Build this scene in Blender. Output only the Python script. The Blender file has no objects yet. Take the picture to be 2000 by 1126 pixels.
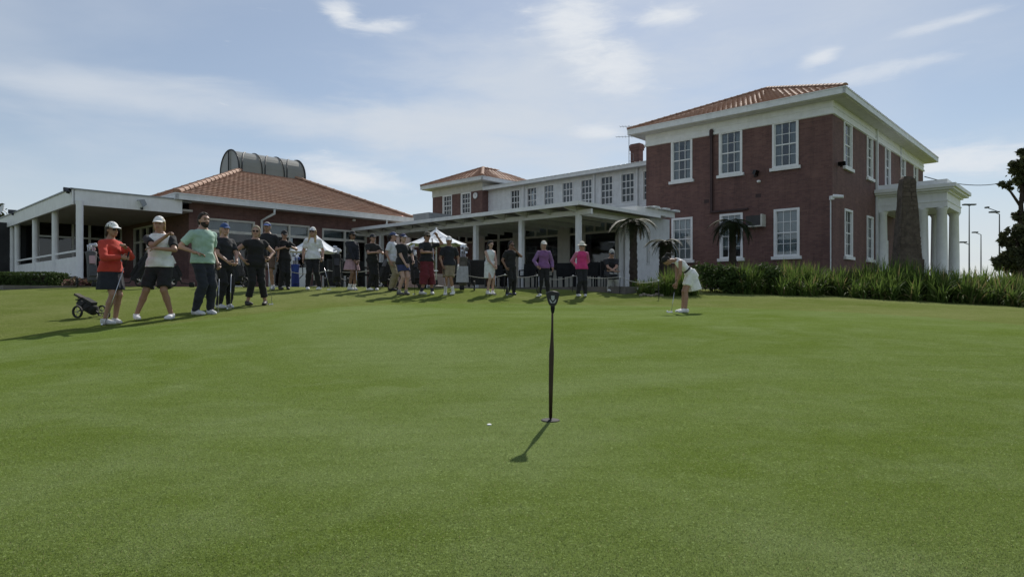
import bpy, bmesh, math, random
import numpy as np
from mathutils import Vector, Matrix

R = math.radians
random.seed(7)
rng = np.random.default_rng(7)
scene = bpy.context.scene
COL = scene.collection

# ------------------------------------------------------------------ camera
F, HOR, H = 1260.0, 573.0, 0.77          # focal length and horizon row in photo pixels, camera height
cam_d = bpy.data.cameras.new('camera')
cam = bpy.data.objects.new('camera', cam_d)
COL.objects.link(cam)
cam.location = (0, 0, H)
cam.rotation_euler = (R(90), 0, 0)
cam_d.sensor_width = 36.0
cam_d.lens = F / 2000 * 36.0
cam_d.shift_y = (HOR - 563) / 2000
cam_d.clip_start = 0.05
cam_d.clip_end = 3000
scene.camera = cam

# ------------------------------------------------------------------ sky and sun
SUN_EL, SUN_AZ = R(40), R(13.5)            # azimuth measured from +Y towards +X
world = bpy.data.worlds.new('World')
scene.world = world
world.use_nodes = True
nt = world.node_tree
nt.nodes.clear()
def wn(t, **k):
    n = nt.nodes.new(t)
    for a, b in k.items():
        setattr(n, a, b)
    return n
def wl(a, b):
    nt.links.new(a, b)
w_out = wn('ShaderNodeOutputWorld')
w_bg = wn('ShaderNodeBackground')
w_bg.inputs['Strength'].default_value = 0.076
w_sky = wn('ShaderNodeTexSky')
w_sky.sky_type = 'NISHITA'
w_sky.sun_disc = False
w_sky.sun_elevation = SUN_EL
w_sky.sun_rotation = SUN_AZ
w_sky.air_density = 1.0
w_sky.dust_density = 0.3
w_sky.ozone_density = 1.6
w_tc = wn('ShaderNodeTexCoord')
w_sep = wn('ShaderNodeSeparateXYZ')
wl(w_tc.outputs['Generated'], w_sep.inputs[0])
def wm(op, a, b=None, c=None, clamp=False):
    n = wn('ShaderNodeMath', operation=op, use_clamp=clamp)
    for i, v in enumerate((a, b, c)):
        if v is None:
            continue
        if isinstance(v, (int, float)):
            n.inputs[i].default_value = v
        else:
            wl(v, n.inputs[i])
    return n.outputs[0]
sx, sy, sz = w_sep.outputs
az = wm('ARCTAN2', sx, sy)
el = wm('ARCSINE', sz)
# cloud sheet: high wispy cirrus seen in a flat layer
zc = wm('MAXIMUM', sz, 0.03)
lay = wn('ShaderNodeCombineXYZ')
wl(wm('DIVIDE', sx, wm('ADD', zc, 0.10)), lay.inputs[0])
wl(wm('DIVIDE', sy, wm('ADD', zc, 0.10)), lay.inputs[1])
def wnoise(vec, scale, detail, rough, dist=0.0, off=(0, 0, 0), sc=(1, 1, 1)):
    mp = wn('ShaderNodeMapping')
    mp.inputs['Location'].default_value = off
    mp.inputs['Scale'].default_value = sc
    wl(vec, mp.inputs['Vector'])
    n = wn('ShaderNodeTexNoise')
    n.inputs['Scale'].default_value = scale
    n.inputs['Detail'].default_value = detail
    n.inputs['Roughness'].default_value = rough
    n.inputs['Distortion'].default_value = dist
    wl(mp.outputs[0], n.inputs['Vector'])
    return n.outputs['Fac']
n_big = wnoise(lay.outputs[0], 0.9, 6, 0.55, 0.3, (3.1, 1.7, 0), (0.8, 1.0, 1))
n_fine = wnoise(lay.outputs[0], 4.2, 8, 0.62, 0.6, (0.3, 4.4, 0), (0.8, 1.3, 1))
def ramp(v, lo, hi):
    mr = wn('ShaderNodeMapRange', interpolation_type='SMOOTHSTEP')
    mr.inputs['From Min'].default_value = lo
    mr.inputs['From Max'].default_value = hi
    wl(v, mr.inputs['Value'])
    return mr.outputs[0]
veil = wm('ADD', wm('MULTIPLY', ramp(n_big, 0.36, 0.74), 0.30), 0.27)
def blob(a0, e0, ra, re, tilt=0.0):
    da = wm('SUBTRACT', az, R(a0))
    de = wm('SUBTRACT', el, R(e0))
    if tilt:
        de = wm('SUBTRACT', de, wm('MULTIPLY', da, tilt))
    q = wm('ADD', wm('POWER', wm('ABSOLUTE', wm('DIVIDE', da, R(ra))), 2.0),
           wm('POWER', wm('ABSOLUTE', wm('DIVIDE', de, R(re))), 2.0))
    return wm('EXPONENT', wm('MULTIPLY', q, -1.0))
aeln = wn('ShaderNodeCombineXYZ')
wl(az, aeln.inputs[0]); wl(wm('MULTIPLY', el, 2.2), aeln.inputs[1])
n_puff = wnoise(aeln.outputs[0], 19.0, 10, 0.64, 0.4, (1.3, 0.2, 0), (0.75, 1.25, 1))
n_soft = wnoise(aeln.outputs[0], 8.0, 8, 0.6, 0.3, (7.3, 2.2, 0), (0.6, 1.0, 1))
clouds = veil
def addc(x, y, gain, lo, hi, noise):
    s = wm('MULTIPLY', ramp(wm('ADD', wm('MULTIPLY', x, 0.75), wm('SUBTRACT', noise, 0.5)), lo, hi), gain)
    return wm('SUBTRACT', wm('ADD', y, s), wm('MULTIPLY', y, s))
puffs = [(5.5, 22.5, 4.6, 3.4, -0.1, .62), (8.5, 19.0, 4.2, 2.4, -0.15, .55), (13.4, 22.6, 3.2, 0.9, 0.1, .6), (-15.0, 22.8, 1.7, 1.1, -0.1, .75), (-11.0, 22.1, 3.4, 0.7, 0.15, .55),
         (-14.0, 10.0, 5.0, 1.5, -0.12, .65), (25.7, 18.3, 1.7, 0.8, 0.2, .5), (7.5, 14.0, 2.6, 0.7, -0.05, .5), (35.0, 9.6, 6.0, 1.5, -0.05, .55), (29.0, 16.5, 6.0, 0.8, 0.1, .35), (34, 19.2, 4.0, .5, .08, .4)]
puff = wm('MULTIPLY', veil, 0.0)
for a0, e0, ra, re, tl, g in puffs:
    puff = addc(blob(a0, e0, ra, re, tl), puff, min(1.0, g * 1.55), 0.16, 0.86, n_puff)
bands = [(-24.0, 14.6, 22.0, 2.0, -0.03, .5), (-4.0, 14.2, 14.0, 3.4, 0.0, .55), (4.0, 17.0, 17.0, 8.0, 0.0, .5), (22.0, 24.0, 16, 5.0, 0, .25)]
for a0, e0, ra, re, tl, g in bands:
    clouds = addc(blob(a0, e0, ra, re, tl), clouds, min(1.0, g * 1.5), 0.16, 0.86, n_soft)
low = wm('MULTIPLY', ramp(wm('MULTIPLY', el, -1.0), R(-13), R(-1)), 0.62)
clouds = wm('SUBTRACT', wm('ADD', clouds, low), wm('MULTIPLY', clouds, low))
w_mix = wn('ShaderNodeMix', data_type='RGBA')
wl(clouds, w_mix.inputs['Factor'])
wl(w_sky.outputs[0], w_mix.inputs['A'])
w_mix.inputs['B'].default_value = (7.4, 8.0, 8.8, 1)
w_mix2 = wn('ShaderNodeMix', data_type='RGBA')
wl(puff, w_mix2.inputs['Factor'])
wl(w_mix.outputs['Result'], w_mix2.inputs['A'])
w_mix2.inputs['B'].default_value = (8.9, 9.3, 9.8, 1)
wl(w_mix2.outputs['Result'], w_bg.inputs['Color'])
wl(w_bg.outputs[0], w_out.inputs[0])

sun_d = bpy.data.lights.new('sun', 'SUN')
sun_d.energy = 4.4
sun_d.angle = R(0.6)
sun_d.color = (1.0, 0.95, 0.87)
sun = bpy.data.objects.new('sun', sun_d)
COL.objects.link(sun)
sd = Vector((math.sin(SUN_AZ) * math.cos(SUN_EL), math.cos(SUN_AZ) * math.cos(SUN_EL), math.sin(SUN_EL)))
sun.rotation_euler = sd.to_track_quat('Z', 'Y').to_euler()
sun.location = sd * 80

vs = scene.view_settings
vs.view_transform = 'Standard'
vs.look = 'None'
vs.exposure = 0.18
vs.gamma = 1.0
vs.use_curve_mapping = False
scene.cycles.max_bounces = 6
scene.cycles.transparent_max_bounces = 12
scene.cycles.use_denoising = True

# ------------------------------------------------------------------ pixel and plan helpers
S47, C47 = math.sin(R(47)), math.cos(R(47))
U1 = (-S47, C47)                          # "a" axis: left and away
U2 = (C47, S47)                           # "b" axis: right and away
K = 1.15                                  # size of the whole building group
def AB(a, b):
    return (U1[0] * a + U2[0] * b, U1[1] * a + U2[1] * b)
def rr(px):
    return (px - 1000.0) / F
def bA(px, a):
    r = rr(px)
    return a * (r * U1[1] - U1[0]) / (U2[0] - r * U2[1])
def aB(px, b):
    r = rr(px)
    return b * (r * U2[1] - U2[0]) / (U1[0] - r * U1[1])
def dep(a, b):
    return U1[1] * a + U2[1] * b
def zd(py, d):
    return H + (HOR - py) * d / F
def ZA(px, py, a):
    return zd(py, dep(a, bA(px, a)))
def ZB(px, py, b):
    return zd(py, dep(aB(px, b), b))
def PX(px, d, py=None):
    return Vector((rr(px) * d, d, zd(py, d) if py is not None else 0))

# ------------------------------------------------------------------ materials
MATS = {}
def nmat(name):
    m = bpy.data.materials.new(name)
    m.use_nodes = True
    t = m.node_tree
    b = t.nodes['Principled BSDF']
    return m, t, b
def vnoise(t, scale, detail=4, rough=0.6, vec=None, dist=0.0):
    n = t.nodes.new('ShaderNodeTexNoise')
    n.inputs['Scale'].default_value = scale
    n.inputs['Detail'].default_value = detail
    n.inputs['Roughness'].default_value = rough
    n.inputs['Distortion'].default_value = dist
    if vec is None:
        tc = t.nodes.new('ShaderNodeNewGeometry')
        vec = tc.outputs['Position']
    t.links.new(vec, n.inputs['Vector'])
    return n
def mixc(t, fac, a, b, mode='MIX'):
    n = t.nodes.new('ShaderNodeMix')
    n.data_type = 'RGBA'
    n.blend_type = mode
    for s, v in (('Factor', fac), ('A', a), ('B', b)):
        if isinstance(v, (int, float)):
            n.inputs[s].default_value = v
        elif isinstance(v, tuple):
            n.inputs[s].default_value = (*v, 1) if len(v) == 3 else v
        else:
            t.links.new(v, n.inputs[s])
    return n.outputs['Result']
def maprange(t, v, a, b, c=0.0, d=1.0):
    n = t.nodes.new('ShaderNodeMapRange')
    n.inputs['From Min'].default_value = a
    n.inputs['From Max'].default_value = b
    n.inputs['To Min'].default_value = c
    n.inputs['To Max'].default_value = d
    t.links.new(v, n.inputs['Value'])
    return n.outputs[0]
def bump(t, b, h, strength=0.3, dist=0.01):
    n = t.nodes.new('ShaderNodeBump')
    n.inputs['Strength'].default_value = strength
    n.inputs['Distance'].default_value = dist
    t.links.new(h, n.inputs['Height'])
    t.links.new(n.outputs[0], b.inputs['Normal'])
def paint(name, c, var=0.12, rough=0.55, scale=3.0, metal=0.0, bmp=0.05, spec=0.4):
    if name in MATS:
        return MATS[name]
    m, t, b = nmat(name)
    n = vnoise(t, scale, 6, 0.62)
    n2 = vnoise(t, scale * 14, 4, 0.6)
    dk = tuple(x * (1 - var * 1.6) for x in c)
    lt = tuple(min(1, x * (1 + var * 0.7)) for x in c)
    f = maprange(t, n.outputs['Fac'], 0.3, 0.7)
    col = mixc(t, f, dk, lt)
    col = mixc(t, maprange(t, n2.outputs['Fac'], 0.35, 0.75, 0, var * 1.3), col, tuple(x * 0.6 for x in c))
    gg = t.nodes.new('ShaderNodeNewGeometry'); mp = t.nodes.new('ShaderNodeMapping'); mp.inputs['Scale'].default_value = (5.0, 5.0, 0.45)
    t.links.new(gg.outputs['Position'], mp.inputs['Vector'])
    stn = vnoise(t, 1.0, 6, 0.7, mp.outputs[0])
    col = mixc(t, maprange(t, stn.outputs['Fac'], 0.50, 0.78, 0, min(0.6, var * 3.2)), col, (c[0] * 0.52, c[1] * 0.50, c[2] * 0.46))
    t.links.new(col, b.inputs['Base Color'])
    b.inputs['Roughness'].default_value = rough
    b.inputs['Metallic'].default_value = metal
    b.inputs['Specular IOR Level'].default_value = spec
    if bmp:
        bump(t, b, n2.outputs['Fac'], bmp, 0.01)
    MATS[name] = m
    return m
def brick(name, direction):
    m, t, b = nmat(name)
    g = t.nodes.new('ShaderNodeNewGeometry')
    dt = t.nodes.new('ShaderNodeVectorMath'); dt.operation = 'DOT_PRODUCT'
    t.links.new(g.outputs['Position'], dt.inputs[0])
    dt.inputs[1].default_value = (*direction, 0)
    sp = t.nodes.new('ShaderNodeSeparateXYZ'); t.links.new(g.outputs['Position'], sp.inputs[0])
    cb = t.nodes.new('ShaderNodeCombineXYZ')
    t.links.new(dt.outputs['Value'], cb.inputs[0]); t.links.new(sp.outputs[2], cb.inputs[1])
    br = t.nodes.new('ShaderNodeTexBrick')
    t.links.new(cb.outputs[0], br.inputs['Vector'])
    br.inputs['Scale'].default_value = 1.0
    br.inputs['Brick Width'].default_value = 0.24
    br.inputs['Row Height'].default_value = 0.086
    br.inputs['Mortar Size'].default_value = 0.008
    br.inputs['Mortar Smooth'].default_value = 0.3
    br.inputs['Bias'].default_value = 0.0
    br.inputs['Color1'].default_value = (0.205, 0.108, 0.088, 1)
    br.inputs['Color2'].default_value = (0.135, 0.070, 0.060, 1)
    br.inputs['Mortar'].default_value = (0.17, 0.11, 0.10, 1)
    n = vnoise(t, 0.9, 6, 0.65)
    n2 = vnoise(t, 6.0, 4, 0.6)
    col = mixc(t, maprange(t, n.outputs['Fac'], 0.3, 0.72, 0, 0.55), br.outputs['Color'], (0.085, 0.044, 0.045))
    col = mixc(t, maprange(t, n2.outputs['Fac'], 0.55, 0.8, 0, 0.35), col, (0.20, 0.085, 0.07))
    mp = t.nodes.new('ShaderNodeMapping'); mp.inputs['Scale'].default_value = (2.6, 2.6, 0.28)
    t.links.new(g.outputs['Position'], mp.inputs['Vector'])
    stn = vnoise(t, 1.0, 6, 0.7, mp.outputs[0])
    col = mixc(t, maprange(t, stn.outputs['Fac'], 0.52, 0.74, 0, 0.55), col, (0.055, 0.030, 0.030))
    col = mixc(t, maprange(t, stn.outputs['Fac'], 0.46, 0.30, 0, 0.35), col, (0.21, 0.115, 0.10))
    t.links.new(col, b.inputs['Base Color'])
    b.inputs['Roughness'].default_value = 0.85
    bump(t, b, br.outputs['Fac'], -0.5, 0.008)
    MATS[name] = m
    return m
BRA = brick('brick_wall_along_a', U1)
BRB = brick('brick_wall_along_b', U2)
WHITE = paint('white_paint', (0.82, 0.83, 0.83), 0.06)
CREAM = paint('cream_paint', (0.62, 0.61, 0.55), 0.10)
OFFW = paint('weathered_white', (0.77, 0.79, 0.80), 0.08)
SOFFIT = paint('soffit_paint', (0.66, 0.65, 0.61), 0.10)
STONE = paint('rubble_stone', (0.12, 0.095, 0.075), 0.45, 0.95, 4.0, bmp=0.6)
GREYM = paint('grey_metal', (0.30, 0.32, 0.33), 0.12, 0.45, 2.0, 0.4)
DKM = paint('dark_metal', (0.035, 0.037, 0.04), 0.2, 0.5, 5.0, 0.3)
BLACK = paint('black_plastic', (0.022, 0.023, 0.026), 0.25, 0.7, 6.0, spec=0.12)
DARKROOM = paint('room_dark', (0.05, 0.051, 0.053), 0.3, 0.9, 1.0)  # dark tone for backing sheets, gives the gloom of unlit rooms as colour
CURTAIN = paint('curtain_cloth', (0.50, 0.52, 0.52), 0.15, 0.95, 3.0)
BLIND = paint('roller_blind', (0.60, 0.64, 0.66), 0.08, 0.9, 2.0)
PAVE = paint('paving', (0.17, 0.155, 0.14), 0.25, 0.9, 2.0, bmp=0.2)
TIMBER = paint('dark_timber', (0.055, 0.032, 0.02), 0.35, 0.6, 8.0)
CHROME = paint('chrome_steel', (0.55, 0.56, 0.58), 0.08, 0.22, 5.0, 0.9, 0.0)
RUBBER = paint('black_rubber', (0.02, 0.02, 0.022), 0.2, 0.8, 9.0)
BROWNP = paint('brown_pipe', (0.055, 0.03, 0.03), 0.15, 0.6, 3.0)
ROPE = paint('white_rope', (0.50, 0.49, 0.45), 0.2, 0.95, 20.0)
def tilemat(name, c1, c2, c3):
    m, t, b = nmat(name)
    g = t.nodes.new('ShaderNodeNewGeometry')
    vo = t.nodes.new('ShaderNodeTexVoronoi')
    vo.inputs['Scale'].default_value = 3.8
    t.links.new(g.outputs['Position'], vo.inputs['Vector'])
    s = t.nodes.new('ShaderNodeSeparateColor'); t.links.new(vo.outputs['Color'], s.inputs[0])
    col = mixc(t, s.outputs[0], c1, c2)
    n = vnoise(t, 0.55, 6, 0.7)
    n2 = vnoise(t, 22, 4, 0.6)
    col = mixc(t, maprange(t, n.outputs['Fac'], 0.45, 0.75, 0, 0.7), col, c3)
    col = mixc(t, maprange(t, n2.outputs['Fac'], 0.4, 0.8, 0, 0.45), col, tuple(x * 0.45 for x in c1))
    t.links.new(col, b.inputs['Base Color'])
    b.inputs['Roughness'].default_value = 0.75
    bump(t, b, n2.outputs['Fac'], 0.2, 0.01)
    MATS[name] = m
    return m
TILE = tilemat('terracotta_tile', (0.50, 0.270, 0.168), (0.38, 0.188, 0.115), (0.34, 0.22, 0.155))
TILEHIP = tilemat('terracotta_hip', (0.44, 0.26, 0.17), (0.36, 0.19, 0.12), (0.28, 0.17, 0.12))
def glassmat(name, tint=(1, 1, 1), refl=0.12):
    m, t, b = nmat(name)
    t.nodes.remove(b)
    o = t.nodes['Material Output']
    tr = t.nodes.new('ShaderNodeBsdfTransparent'); tr.inputs[0].default_value = (*tint, 1)
    gl = t.nodes.new('ShaderNodeBsdfGlossy'); gl.inputs['Roughness'].default_value = 0.03
    n = vnoise(t, 1.1, 3, 0.5)
    bp = t.nodes.new('ShaderNodeBump'); bp.inputs['Strength'].default_value = 0.06; bp.inputs['Distance'].default_value = 0.05
    t.links.new(n.outputs['Fac'], bp.inputs['Height']); t.links.new(bp.outputs[0], gl.inputs['Normal'])
    lw = t.nodes.new('ShaderNodeFresnel'); lw.inputs[0].default_value = 1.5
    ad = t.nodes.new('ShaderNodeMath'); ad.operation = 'ADD'; ad.inputs[1].default_value = refl; ad.use_clamp = True
    t.links.new(lw.outputs[0], ad.inputs[0])
    mx = t.nodes.new('ShaderNodeMixShader')
    t.links.new(ad.outputs[0], mx.inputs[0]); t.links.new(tr.outputs[0], mx.inputs[1]); t.links.new(gl.outputs[0], mx.inputs[2])
    t.links.new(mx.outputs[0], o.inputs[0])
    MATS[name] = m
    return m
GLASS = glassmat('window_glass', (0.80, 0.84, 0.86), 0.03)
GLASS0 = glassmat('old_glass', (0.7, 0.73, 0.75), 0.0)
GLASSD = glassmat('tinted_glass', (0.40, 0.43, 0.45), 0.03)
def skylightmat():
    m, t, b = nmat('skylight_acrylic')
    n = vnoise(t, 2.0, 5, 0.6)
    col = mixc(t, n.outputs['Fac'], (0.27, 0.27, 0.235), (0.37, 0.37, 0.33))
    t.links.new(col, b.inputs['Base Color'])
    b.inputs['Roughness'].default_value = 0.3
    b.inputs['Transmission Weight'].default_value = 0.25
    return m
ACRYL = skylightmat()
def grassmat(name, c_lo, c_hi, c_dry, blade=260.0, stripe=False):
    m, t, b = nmat(name)
    g = t.nodes.new('ShaderNodeNewGeometry')
    P = g.outputs['Position']
    big = vnoise(t, 0.22, 5, 0.6, P, 0.6)
    mid = vnoise(t, 1.7, 5, 0.65, P, 0.4)
    sm = vnoise(t, 16.0, 5, 0.7, P)
    pat = vnoise(t, 0.16, 4, 0.6, P, 1.2)
    bl = vnoise(t, blade, 3, 0.75, P)
    bl2 = vnoise(t, blade * 0.33, 3, 0.7, P)
    mp = t.nodes.new('ShaderNodeMapping'); mp.inputs['Scale'].default_value = (0.5, 3.0, 1.0)
    t.links.new(P, mp.inputs['Vector'])
    streak = vnoise(t, 2.4, 6, 0.7, mp.outputs[0], 0.3)
    col = mixc(t, maprange(t, big.outputs['Fac'], 0.38, 0.62), c_lo, c_hi)
    col = mixc(t, maprange(t, pat.outputs['Fac'], 0.42, 0.60, 0, 0.62), col, c_dry)
    col = mixc(t, maprange(t, mid.outputs['Fac'], 0.46, 0.72, 0, 0.55), col, c_dry)
    col = mixc(t, maprange(t, streak.outputs['Fac'], 0.45, 0.75, 0, 0.30), col, tuple(x * 0.62 for x in c_lo))
    col = mixc(t, maprange(t, sm.outputs['Fac'], 0.45, 0.75, 0, 0.35), col, tuple(x * 0.62 for x in c_lo))
    col = mixc(t, maprange(t, bl.outputs['Fac'], 0.50, 0.66, 0, 0.75), col, tuple(x * 0.38 for x in c_lo))
    col = mixc(t, maprange(t, bl2.outputs['Fac'], 0.54, 0.70, 0, 0.55), col, tuple(min(1, x * 1.75) for x in c_dry))
    t.links.new(col, b.inputs['Base Color'])
    b.inputs['Roughness'].default_value = 0.6
    b.inputs['Specular IOR Level'].default_value = 0.0
    b.inputs['Sheen Weight'].default_value = 0.0
    b.inputs['Sheen Roughness'].default_value = 0.5
    b.inputs['Sheen Tint'].default_value = (0.7, 0.85, 0.55, 1)
    ad = t.nodes.new('ShaderNodeMath'); ad.operation = 'ADD'
    t.links.new(bl.outputs['Fac'], ad.inputs[0]); t.links.new(bl2.outputs['Fac'], ad.inputs[1])
    bump(t, b, ad.outputs[0], 0.55, 0.012)
    MATS[name] = m
    return m
GREENM = grassmat('bent_grass', (0.104, 0.150, 0.026), (0.128, 0.178, 0.044), (0.185, 0.236, 0.098))
LAWNM = grassmat('fringe_grass', (0.104, 0.138, 0.030), (0.128, 0.162, 0.042), (0.190, 0.208, 0.085), 150.0)
def leafmat(name, c, c2, trans=0.25, dry=False):
    m, t, b = nmat(name)
    oi = t.nodes.new('ShaderNodeNewGeometry')
    n = vnoise(t, 3.0, 4, 0.6)
    wnn = t.nodes.new('ShaderNodeTexWhiteNoise'); wnn.noise_dimensions = '1D'
    t.links.new(oi.outputs['Random Per Island'], wnn.inputs['W'])
    col = mixc(t, wnn.outputs['Value'], c, c2)
    if dry:
        col = mixc(t, maprange(t, wnn.outputs['Value'], 0.90, 0.91), col, (0.24, 0.20, 0.09))
    col = mixc(t, maprange(t, n.outputs['Fac'], 0.4, 0.7, 0, 0.5), col, tuple(x * 0.55 for x in c))
    t.links.new(col, b.inputs['Base Color'])
    b.inputs['Roughness'].default_value = 0.65
    b.inputs['Specular IOR Level'].default_value = 0.12
    tl = t.nodes.new('ShaderNodeBsdfTranslucent')
    t.links.new(col, tl.inputs[0])
    mx = t.nodes.new('ShaderNodeMixShader'); mx.inputs[0].default_value = trans
    o = t.nodes['Material Output']
    t.links.new(b.outputs[0], mx.inputs[1]); t.links.new(tl.outputs[0], mx.inputs[2]); t.links.new(mx.outputs[0], o.inputs[0])
    MATS[name] = m
    return m
STRAP = leafmat('strap_leaf', (0.080, 0.138, 0.028), (0.150, 0.208, 0.050), 0.40, True)
SHRUB = leafmat('shrub_leaf', (0.045, 0.075, 0.022), (0.078, 0.118, 0.034), 0.22)
GUM = leafmat('gum_leaf', (0.050, 0.062, 0.032), (0.100, 0.105, 0.052), 0.2)
FERN = leafmat('frond_leaf', (0.022, 0.034, 0.013), (0.040, 0.052, 0.018), 0.12)
DRYF = leafmat('dry_frond', (0.14, 0.10, 0.05), (0.20, 0.15, 0.08), 0.2)
BARK = paint('bark', (0.055, 0.042, 0.033), 0.4, 0.95, 9.0, bmp=0.7)
CLOTHS = {}
def cloth(c, rough=0.9):
    if min(c) > 0.45: c = tuple(min(0.84, x * 1.28) for x in c)
    c = tuple(max(x, 0.010 + 0.62 * x + 0.008) if x < 0.045 else x for x in c)
    k = tuple(round(x, 4) for x in c)
    if k in CLOTHS:
        return CLOTHS[k]
    m, t, b = nmat('fabric_%02d' % len(CLOTHS))
    n = vnoise(t, 9.0, 4, 0.6)
    col = mixc(t, maprange(t, n.outputs['Fac'], 0.3, 0.7), tuple(x * 0.80 for x in c), tuple(min(1, x * 1.1) for x in c))
    t.links.new(col, b.inputs['Base Color'])
    b.inputs['Roughness'].default_value = rough
    b.inputs['Specular IOR Level'].default_value = 0.2
    b.inputs['Sheen Weight'].default_value = 0.08
    bump(t, b, vnoise(t, 14.0, 3, 0.55).outputs['Fac'], 0.35, 0.03)
    CLOTHS[k] = m
    return m
def skinmat(name, c):
    m, t, b = nmat(name)
    n = vnoise(t, 18.0, 4, 0.6)
    col = mixc(t, n.outputs['Fac'], tuple(x * 0.85 for x in c), tuple(min(1, x * 1.08) for x in c))
    t.links.new(col, b.inputs['Base Color'])
    b.inputs['Roughness'].default_value = 0.55
    b.inputs['Subsurface Weight'].default_value = 0.08
    b.inputs['Subsurface Radius'].default_value = (0.02, 0.008, 0.004)
    return m
SKIN = {'fair': skinmat('skin_fair', (0.42, 0.25, 0.19)), 'tan': skinmat('skin_tan', (0.34, 0.19, 0.13)),
        'pale': skinmat('skin_pale', (0.48, 0.31, 0.25)), 'brown': skinmat('skin_brown', (0.22, 0.12, 0.08))}
LIP = cloth((0.26, 0.10, 0.09)); EYE = cloth((0.02, 0.018, 0.016), 0.3); EYEW = cloth((0.6, 0.58, 0.55), 0.3)

# ------------------------------------------------------------------ mesh builder and object helpers
ORG = {}
class MB:
    def __init__(self):
        self.v = []; self.f = []; self.m = []
    def add(self, vs, fs, mi=0):
        o = len(self.v)
        self.v.extend(tuple(p) for p in vs)
        self.f.extend(tuple(i + o for i in f) for f in fs)
        self.m.extend([mi] * len(fs))
        return self
    def hexa(self, p, mi=0):
        return self.add(p, [(0, 3, 2, 1), (4, 5, 6, 7), (0, 1, 5, 4), (1, 2, 6, 5), (2, 3, 7, 6), (3, 0, 4, 7)], mi)
    def box(self, x0, x1, y0, y1, z0, z1, mi=0):
        return self.hexa([(x0, y0, z0), (x1, y0, z0), (x1, y1, z0), (x0, y1, z0), (x0, y0, z1), (x1, y0, z1), (x1, y1, z1), (x0, y1, z1)], mi)
    def ab(self, a0, a1, b0, b1, z0, z1, mi=0):
        q = [(a0, b0), (a1, b0), (a1, b1), (a0, b1)]
        return self.hexa([(*AB(*p), z0) for p in q] + [(*AB(*p), z1) for p in q], mi)
    def prism(self, base, top, mi=0):
        n = len(base)
        fs = [tuple(range(n))[::-1], tuple(range(n, 2 * n))] + [(i, (i + 1) % n, (i + 1) % n + n, i + n) for i in range(n)]
        return self.add(list(base) + list(top), fs, mi)
    def tube(self, pts, r, n=8, mi=0, caps=True):
        pts = [Vector(p) for p in pts]
        rs = r if isinstance(r, (list, tuple)) else [r] * len(pts)
        vs = []
        up = None
        for i, p in enumerate(pts):
            d = (pts[min(i + 1, len(pts) - 1)] - pts[max(i - 1, 0)])
            d = d.normalized() if d.length > 1e-9 else Vector((0, 0, 1))
            if up is None:
                up = Vector((0, 0, 1)) if abs(d.z) < 0.9 else Vector((1, 0, 0))
            s = d.cross(up)
            s = s.normalized() if s.length > 1e-6 else Vector((1, 0, 0))
            up = s.cross(d).normalized()
            for k in range(n):
                a = 2 * math.pi * k / n
                vs.append(p + (s * math.cos(a) + up * math.sin(a)) * rs[i])
        fs = []
        for i in range(len(pts) - 1):
            for k in range(n):
                fs.append((i * n + k, i * n + (k + 1) % n, (i + 1) * n + (k + 1) % n, (i + 1) * n + k))
        if caps:
            fs.append(tuple(range(n))[::-1]); fs.append(tuple(range((len(pts) - 1) * n, len(pts) * n)))
        return self.add(vs, fs, mi)
    def lathe(self, c, prof, n=16, mi=0):
        vs = []
        for r, z in prof:
            for k in range(n):
                a = 2 * math.pi * k / n
                vs.append((c[0] + r * math.cos(a), c[1] + r * math.sin(a), c[2] + z))
        fs = [(i * n + k, i * n + (k + 1) % n, (i + 1) * n + (k + 1) % n, (i + 1) * n + k) for i in range(len(prof) - 1) for k in range(n)]
        fs.append(tuple(range(n))[::-1]); fs.append(tuple(range((len(prof) - 1) * n, len(prof) * n)))
        return self.add(vs, fs, mi)
    def build(self, name, mat, parent=None, smooth=False, recalc=True, local=False):
        mats = mat if isinstance(mat, (list, tuple)) else [mat]
        org = ORG.get(parent.name, Vector((0, 0, 0))) if (parent is not None and not local) else Vector((0, 0, 0))
        me = bpy.data.meshes.new(name)
        me.from_pydata([tuple(Vector(p) - org) for p in self.v], [], self.f)
        for mm in mats:
            me.materials.append(mm)
        if len(mats) > 1:
            me.polygons.foreach_set('material_index', self.m)
        if recalc:
            bm = bmesh.new(); bm.from_mesh(me)
            bmesh.ops.recalc_face_normals(bm, faces=bm.faces)
            bm.to_mesh(me); bm.free()
        if smooth:
            me.polygons.foreach_set('use_smooth', [True] * len(me.polygons))
        me.update()
        o = bpy.data.objects.new(name, me)
        COL.objects.link(o)
        if parent is not None:
            o.parent = parent
            ORG[o.name] = org
        return o
def tag(o, label=None, cat=None, group=None, kind=None):
    if label: o['label'] = label
    if cat: o['category'] = cat
    if group: o['group'] = group
    if kind: o['kind'] = kind
    return o
def thing(name, label, cat, loc=(0, 0, 0), group=None, rotz=0.0):
    o = bpy.data.objects.new(name, None)
    o.empty_display_size = 0.2
    COL.objects.link(o)
    o.location = loc
    o.rotation_euler = (0, 0, rotz)
    ORG[o.name] = Vector(loc)
    return tag(o, label, cat, group)
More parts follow.
